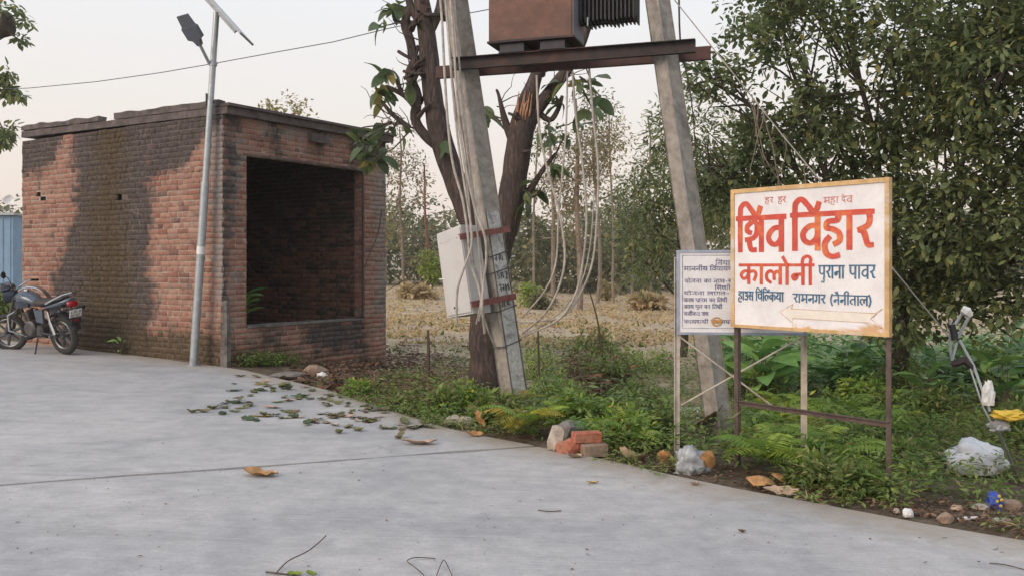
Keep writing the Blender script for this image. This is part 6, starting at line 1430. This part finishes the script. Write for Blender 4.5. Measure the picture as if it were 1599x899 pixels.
for s_ in (-1, 1):
    mb = MB(); mb.tube([q(-.165, .37 * s_, .10), q(-.105, .26 * s_, .12)], .019, 8); mb.tube([q(-.10, .24 * s_, .125), q(-.05, .36 * s_, .10)], .008, 6); part(mb, 'grip', 'bike_black')
    mb = MB(); mb.tube([q(-.10, .24 * s_, .12), q(-.08, .28 * s_, .24), q(-.06, .30 * s_, .26)], .006, 6)
    c = q(-.05, .33 * s_, .29); mb.lathe(c, -fwd, [(.001, .008), (.052, .006), (.056, 0), (.04, -.025), (.001, -.03)], 14)
    if s_ > 0: part(mb, 'mirror', 'bike_black')
mb = MB(); hl_ = hb + fwd * 0.10 + V3((0, 0, -.06))
mb.lathe(hl_, fwd, [(.001, -.12), (.07, -.10), (.115, -.03), (.125, .04), (.115, .055), (.001, .075)], 18); part(mb, 'headlight', 'bike_dark')
mb = MB(); mb.loft([[hl_ + fwd * a + sdv * (w_ * s_) + V3((0, 0, z)) for s_, z in ((-1, z0), (1, z0), (.7, z1), (-.7, z1))] for a, w_, z0, z1 in ((-.05, .10, .10, .16), (.06, .13, .08, .20), (.10, .10, .06, .15))]); part(mb, 'visor', 'bike_dark', mc, False)
mb = MB(); mb.tube([V3((.45, .12, .26)), V3((.36, .26, .0 + .045))], .012, 6); mb.box((.36, .265, .045), (.05, .03, .008)); part(mb, 'side_stand', 'bike_black')
mb = MB(); mb.tube([V3((.50, -.24, .28)), V3((.50, .24, .28))], .012, 6); mb.tube([V3((.56, .18, .30)), V3((.72, .2, .28))], .009, 6)
for s_ in (-1, 1): mb.tube([V3((.50, .17 * s_, .28)), V3((.50, .27 * s_, .28))], .02, 6)
part(mb, 'footrest', 'bike_black')

# ------------------------------------------------------------------ litter, stones, bricks
def stone(x, y, size, seed, label, mat='stone', name='stone', cat='stone', amt=0.4, sub=2, lift=0, group=None, sm=False):
    c = GP(x, y); mb = crumple(c + Vector((0, 0, lift)), size, seed, sub, amt); o = recentre(mb.build(name, mat, None, sm, False, 70)); tag(o, label, cat, group); return o
def loose_brick(x, y, rz, mat, label, lift=0.0, sz=(0.22, 0.11, 0.075), rx=0.0):
    c = GP(x, y); mb = MB(); R_ = Matrix.Rotation(rz, 3, 'Z') @ Matrix.Rotation(rx, 3, 'X'); mb.box(c + Vector((0, 0, sz[2] / 2 + lift)), sz, R_, 0.006)
    for i, v in enumerate(mb.v): mb.v[i] = v + Vector((noise.noise(v * 30), noise.noise(v * 30 + Vector((9, 0, 0))), noise.noise(v * 30 + Vector((0, 9, 0))))) * 0.006
    o = recentre(mb.build('loose_brick', mat)); tag(o, label, 'brick')
loose_brick(927, 711, 0.25, 'dull_brick', 'dull grey-brown brick lying under the bright red brick', 0.0, (0.21, 0.13, 0.10))
loose_brick(916, 709, 0.2, 'loose_brick', 'bright red brick on top of the small roadside pile', 0.101, (0.23, 0.11, 0.085))
stone(889, 706, (0.10, 0.08, 0.075), 3, 'broken orange-red brick piece in the roadside pile', 'loose_brick', 'brick_piece', 'brick')
stone(869, 702, (0.07, 0.06, 0.13), 5, 'pale upright stone at the end of the brick pile', 'stone')
stone(884, 693, (0.10, 0.08, 0.14), 8, 'grey cement lump behind the brick pile', 'plaster', 'cement_lump', 'rubble')
stone(905, 682, (0.07, 0.06, 0.10), 9, 'small white stone above the brick pile', 'foam')
stone(708, 662, (0.11, 0.08, 0.055), 12, 'pale stone at the road edge below the teak trunk'); stone(728, 664, (0.07, 0.05, 0.06), 13, 'small pale stone beside the orange upright leaf')
stone(493, 584, (0.16, 0.10, 0.09), 15, 'pinkish rubble lump below the brick room sill', 'dull_brick', 'rubble_lump', 'rubble'); stone(452, 590, (0.22, 0.09, 0.06), 16, 'flat grey rubble by the bend of the road edge', 'plaster', 'rubble_lump', 'rubble')
stone(503, 588, (0.07, 0.05, 0.04), 17, 'small white wrapper on the leaf litter', 'foam', 'wrapper', 'litter')
for i, (x, y, s_) in enumerate(((1418, 806, .035), (1400, 800, .02))): stone(x, y, (s_, s_, s_), 20 + i, ('round pale pebble on the concrete edge', 'tiny dark pebble next to the round pale one')[i], 'foam' if i == 0 else 'stone', 'pebble', 'pebble', 0.2)
stone(1477, 815, (.05, .04, .04), 25, 'reddish-brown stone on the concrete edge', 'dull_brick'); stone(1495, 796, (.04, .03, .022), 27, 'pinkish crumpled scrap near the reddish stone', 'teakleaf_pale', 'scrap', 'litter'); stone(1530, 795, (.06, .05, .025), 28, 'flat tan stone left of the blue wrapper')
stone(1576, 795, (.09, .06, .05), 29, 'brown lump of soil right of the blue wrapper', 'dull_brick', 'soil_lump', 'rubble'); stone(1565, 815, (.06, .03, .02), 31, 'small flat stone in the bare soil')
stone(1070, 650, (.09, .06, .08), 33, 'white foam piece behind the notice board post', 'foam', 'foam_piece', 'litter', 0.6); stone(1028, 655, (.06, .05, .06), 34, 'small white litter in the ferns left of the notice board', 'foam', 'litter_scrap', 'litter', 0.7); stone(1093, 664, (.08, .06, .07), 35, 'crumpled white litter at the foot of the right pole', 'foam', 'litter_scrap', 'litter', 0.7)
stone(1090, 652, (.10, .05, .05), 36, 'flat white litter leaning by the right pole base', 'foam', 'litter_scrap', 'litter', 0.6, 2, 0.05)
stone(1078, 738, (.12, .08, .125), 38, 'crumpled grey polythene bag at the foot of the notice board post', 'plastic_grey', 'polythene_bag', 'bag', 0.5, 4, 0, None, True)
stone(1522, 742, (.26, .16, .19), 41, 'large white woven sack lying in the weeds', 'sack', 'white_sack', 'sack', 0.3, 4, 0.03, None, True); stone(1425, 722, (.12, .08, .10), 42, 'smaller pale sack half hidden in weeds', 'sack', 'white_sack', 'sack', 0.4, 4, 0, None, True)
o = stone(1552, 793, (.055, .04, .075), 44, 'blue crumpled snack wrapper on the bare soil', 'blue_wrap', 'snack_wrapper', 'wrapper', 0.7)
for i, (dx, dz) in enumerate(((-.0, .05), (.015, .085), (.03, .06), (.025, .02))):
    mb = crumple(o.location + Vector((dx, -0.043, dz)), (.014, .006, .014), 50 + i, 1, .3); mb.build('yellow_print', 'yellow_wrap', o)
mb = crumple(P(1578, 652, 6.7), (.14, .07, .04), 60, 3, 0.55, 2.4, False); o = recentre(mb.build('yellow_cloth', 'yellow_wrap')); tag(o, 'yellow cloth scrap caught on the weeds by the stay wire', 'cloth')
mb = crumple(P(1543, 632, 6.78), (.045, .035, .115), 61, 3, 0.5); o = recentre(mb.build('white_bag', 'foam')); tag(o, 'white plastic bag snagged on the stay rod', 'bag')
mb = crumple(P(1560, 672, 6.72), (.075, .05, .05), 62, 3, 0.5); o = recentre(mb.build('silver_packet', 'plastic_grey')); tag(o, 'silvery packet below the yellow cloth', 'litter')
p = G(1512, 815); p = GP(1512, 812); mb = MB(); mb.tube([p + Vector((-.06, 0, .012)), p + Vector((.06, .01, .012))], 0.012, 6); o = recentre(mb.build('white_tube', 'white')); tag(o, 'white plastic tube scrap on the bare soil', 'litter')
p = GP(412, 700) if False else GP(545, 590)
# dry teak leaves
def dry_leaf(x, y, L, W, rz, mat, label, tilt=0.15, curl=0.5, seed=0, group=None, lift=0.012, name='fallen_leaf'):
    c = GP(x, y); rr = random.Random(seed); mb = MB(); n = 8; vs = []
    for i in range(n + 1):
        t_ = i / n; wd = W * 0.5 * (math.sin(math.pi * min(1, t_ * .95 + .04)) ** 0.7) if 0 < i < n else W * .02
        xx = L * (t_ - .5); z = curl * L * ((t_ - .5) ** 2) ; wv = rr.uniform(-.1, .1) * W
        for s_ in (1, .5, 0, -.5, -1): vs.append(Vector((xx + abs(s_) * rr.uniform(-.02, .02) * L, s_ * wd, z + abs(s_) ** 1.5 * wd * 0.7 * curl + wv * s_)))
    fs = [(i * 5 + j, i * 5 + j + 1, i * 5 + j + 6, i * 5 + j + 5) for i in range(n) for j in range(4)]
    R_ = Matrix.Rotation(rz, 3, 'Z') @ Matrix.Rotation(tilt, 3, 'Y') @ Matrix.Rotation(rr.uniform(-.3, .3), 3, 'X')
    vs = [R_ @ v for v in vs]; zmin = min(v.z for v in vs); vs = [c + v + Vector((0, 0, lift * .3 - zmin)) for v in vs]
    off = [v + Vector((0, 0, 0.0025)) for v in vs]; k = len(vs)
    mb.add(vs, fs); mb.add(off, fs)
    o = recentre(mb.build(name, mat, None, True, False, 60))
    at = o.data.attributes.new('rnd', 'FLOAT', 'POINT'); at.data.foreach_set('value', [0.0] * len(o.data.vertices))
    tag(o, label, 'leaf', group); return o
dry_leaf(406, 742, 0.26, 0.13, -0.15, 'teakleaf_dry', 'large curled orange leaf lying just below the road joint', 0.1, 0.5, 1)
dry_leaf(655, 693, 0.30, 0.13, 0.1, 'teakleaf_pale', 'pale pinkish dry leaf flat on the road above the joint', 0.05, 0.5, 2)
dry_leaf(747, 672, 0.20, 0.16, 0.6, 'teakleaf_dry', 'orange dry leaf standing upright near the left leaning pole', 1.1, 0.4, 3)
dry_leaf(742, 680, 0.16, 0.08, 0.2, 'teakleaf_dry', 'small orange leaf flat below the upright one', 0.1, 0.6, 4)
dry_leaf(985, 720, 0.24, 0.15, 0.2, 'teakleaf_pale', 'tent-shaped tan dry leaf left of the notice board post', 0.3, 1.2, 5); dry_leaf(1038, 728, 0.15, 0.12, 1.2, 'teakleaf_dry', 'dry orange leaf leaning on the notice board post', 1.0, 0.5, 6)
dry_leaf(1105, 742, 0.20, 0.13, 1.4, 'teakleaf_dry', 'orange dry leaf standing beside the grey polythene bag', 1.15, 0.5, 7); dry_leaf(897, 714, 0.14, 0.09, 0.1, 'teakleaf_pale', 'tan leaf lying in front of the brick pile', 0.1, 0.6, 8)
dry_leaf(1190, 762, 0.22, 0.2, 0.2, 'teakleaf_dry', 'domed brown-orange leaf at the road edge under the sign', 0.2, -0.7, 9, None, 0.03); dry_leaf(1222, 755, 0.17, 0.14, 0.5, 'teakleaf_dry', 'second domed dry leaf at the road edge under the sign', 0.3, -0.6, 10, None, 0.03); dry_leaf(1218, 771, 0.24, 0.12, -0.1, 'teakleaf_pale', 'ragged tan leaf flat in front of the two domed leaves', 0.05, 0.5, 11)
dry_leaf(1105, 690, 0.52, 0.30, 0.35, 'teakleaf_brown', 'huge olive-brown dead leaf propped between post and pole', -0.55, 0.5, 12, None, 0.42); dry_leaf(925, 754, 0.09, 0.035, 0.1, 'yellow_wrap', 'tiny yellow-green leaf alone on the grey road', 0.05, 0.5, 13)
dry_leaf(1158, 831, 0.055, 0.03, 0.4, 'teakleaf_brown', 'small brown crumpled leaf alone on the near road', 0.2, 0.9, 14); dry_leaf(1425, 770, 0.10, 0.05, 0.4, 'teakleaf_dry', 'small orange leaf right of the sign post foot', 0.4, 0.6, 15); dry_leaf(1448, 766, 0.08, 0.05, 0.4, 'teakleaf_pale', 'pale leaf tip right of the sign post foot', 0.4, 0.6, 16)
dry_leaf(1085, 757, 0.09, 0.05, 0.5, 'teakleaf_pale', 'pale shredded leaf on the road in front of the polythene bag', 0.1, 0.8, 17)
fl_poly = [(355, 596), (440, 594), (520, 616), (600, 640), (690, 664), (650, 676), (560, 674), (470, 662), (390, 656), (345, 646)]
k = 0
while k < 120:
    x, y = random.uniform(340, 690), random.uniform(592, 677)
    if pip_dist(x, y, fl_poly) < 0 or noise.noise(Vector((x * .03, y * .09, 0))) < -0.12: continue
    v = G(x, y)
    if edge_dist(v.x, v.y)[0] > -0.05: continue
    dry_leaf(x, y, random.uniform(.07, .19), random.uniform(.04, .09), random.uniform(0, 6.28), random.choice(['leaf_teak', 'leaf_wilt', 'leaf_wilt', 'leaf_teak', 'leaf_wilt', 'teakleaf_brown', 'teakleaf_pale']), 'wilted green leaf in the drift of fallen leaves on the road', random.uniform(-.12, .12), random.uniform(.02, .3), k + 100, 'wilted leaves drifted on the road'); k += 1
for i, (x, y) in enumerate(((318, 643), (300, 644), (332, 638), (375, 588), (400, 589), (452, 608), (440, 604), (545, 667), (530, 676), (560, 672), (625, 683), (632, 660))):
    dry_leaf(x, y, random.uniform(.12, .2), random.uniform(.06, .09), random.uniform(0, 6.28), 'leaf_wilt', 'single wilted green leaf lying apart on the road near the drift', random.uniform(-.2, .2), random.uniform(.3, 1.0), i + 300, 'single wilted leaves near the drift')
# grit and leaf crumbs on the road: nobody could count them
pts = []
while len(pts) < 230:
    v = G(random.uniform(0, 1599), 560 + 330 * random.random() ** 1.3)
    if edge_dist(v.x, v.y)[0] < -0.05: pts.append(tuple(v + Vector((0, 0, 0.003))))
pts = np.array(pts); kk = len(pts); an = RNG.random(kk) * 6.283
o = leaf_obj('road_grit', 'litter', pts, np.stack([np.cos(an), np.sin(an), 0.2 * np.ones(kk)], -1), unit(np.array([0, 0, 1.]) + rand_dirs(kk) * .3), 0.008 + 0.03 * RNG.random(kk) ** 4, 0.006 + 0.010 * RNG.random(kk), None, 'stuff'); o['label'] = 'grit and leaf crumbs scattered on the concrete'
# twigs
def twig(pl, r, label, mat='twig'):
    mb = MB(); mb.tube(spline([G(x, y) + Vector((0, 0, 0.006 + h)) for x, y, h in pl], 4), r, 5); o = recentre(mb.build('twig', mat, None, True)); tag(o, label, 'twig'); return o
twig([(432, 895, 0), (450, 880, .01), (480, 868, .02), (500, 852, .02), (509, 840, .01)], 0.0032, 'thin curved twig with green leaves at its foot on the near road')
twig([(415, 894, 0), (440, 897, 0), (470, 900, 0)], 0.0045, 'short thick twig joined by the green leaves on the near road')
dry_leaf(460, 898, 0.07, 0.035, 0.3, 'leaf_lime', 'small bright green leaf on the near twig', 0.1, 0.6, 400); dry_leaf(486, 897, 0.06, 0.03, -0.4, 'leaf_lime', 'second bright green leaf on the near twig', 0.1, 0.6, 401)
twig([(680, 873, 0), (650, 873, .005), (636, 880, .01), (648, 890, .01), (662, 899, .0)], 0.0026, 'thin bent dark twig looping on the near road'); twig([(682, 899, 0), (692, 882, .02), (700, 890, .01), (706, 900, 0)], 0.0024, 'little forked twig right of the looping one')
twig([(840, 797, 0), (858, 800, .003), (876, 798, 0)], 0.0035, 'short dark twig lying on the middle of the road'); twig([(1545, 880, 0), (1570, 884, .004), (1599, 890, 0)], 0.003, 'thin twig at the right on the near road'); twig([(495, 592, 0), (530, 592, .0), (560, 591, 0)], 0.004, 'dark stick by the far road edge') if False else None
# thin saplings and sticks in the verge
def stick(pl, r, label, mat='twig', cat_='stick'):
    mb = MB(); mb.tube(spline([P(*q) for q in pl], 4), [r * (1 - 0.5 * i / (4 * (len(pl) - 1))) for i in range(4 * (len(pl) - 1) + 1)], 6); o = recentre(mb.build('stick', mat, None, True)); tag(o, label, cat_)
stick([(842, 590, 11.0), (841, 555, 11.0), (840, 512, 11.0)], 0.018, 'thin dark stake right of the left leaning pole'); stick([(668, 585, 12.6), (669, 550, 12.6), (668, 515, 12.6)], 0.03, 'short brown stake left of the teak trunk')
stick([(940, 545, 10.6), (933, 500, 10.6), (922, 460, 10.6), (915, 448, 10.6)], 0.012, 'slanting thin sapling behind the hanging cables')
stick([(596, 330, 15.2), (590, 365, 15.1), (578, 395, 15.0), (568, 420, 15.0)], 0.012, 'thin dry vine hanging on the brick room pillar')
stick([(656, 402, 13.5), (640, 430, 13.5), (615, 447, 13.6), (600, 455, 13.7)], 0.010, 'thin curved bare branch beside the pillar')
stick([(1060, -20, 10.2), (1062, 60, 10.2), (1071, 110, 10.2), (1080, 160, 10.2), (1086, 230, 10.3)], 0.012, 'dark hanging vine right of the right leaning pole')

# ------------------------------------------------------------------ evening haze over the field
hx0, hx1, hy0, hy1 = xs[0] - 20, xs[-1] + 20, ys[0] - 20, ys[-1] + 20
mb = MB(); mb.box(((hx0 + hx1) / 2, (hy0 + hy1) / 2, 6.2), (hx1 - hx0, hy1 - hy0, 15.6)); hz = mb.build('haze', 'wire'); hz['kind'] = 'stuff'; hz['label'] = 'thin pale evening haze'
hm = bpy.data.materials.new('haze'); hm.use_nodes = True; ht = hm.node_tree; ht.nodes.clear()
ho = ht.nodes.new('ShaderNodeOutputMaterial'); pv_ = ht.nodes.new('ShaderNodeVolumePrincipled'); pv_.inputs['Color'].default_value = (0.97, 0.93, 0.89, 1); pv_.inputs['Density'].default_value = 0.0010; pv_.inputs['Anisotropy'].default_value = 0.2
ht.links.new(pv_.outputs[0], ho.inputs['Volume']); hz.data.materials.clear(); hz.data.materials.append(hm)
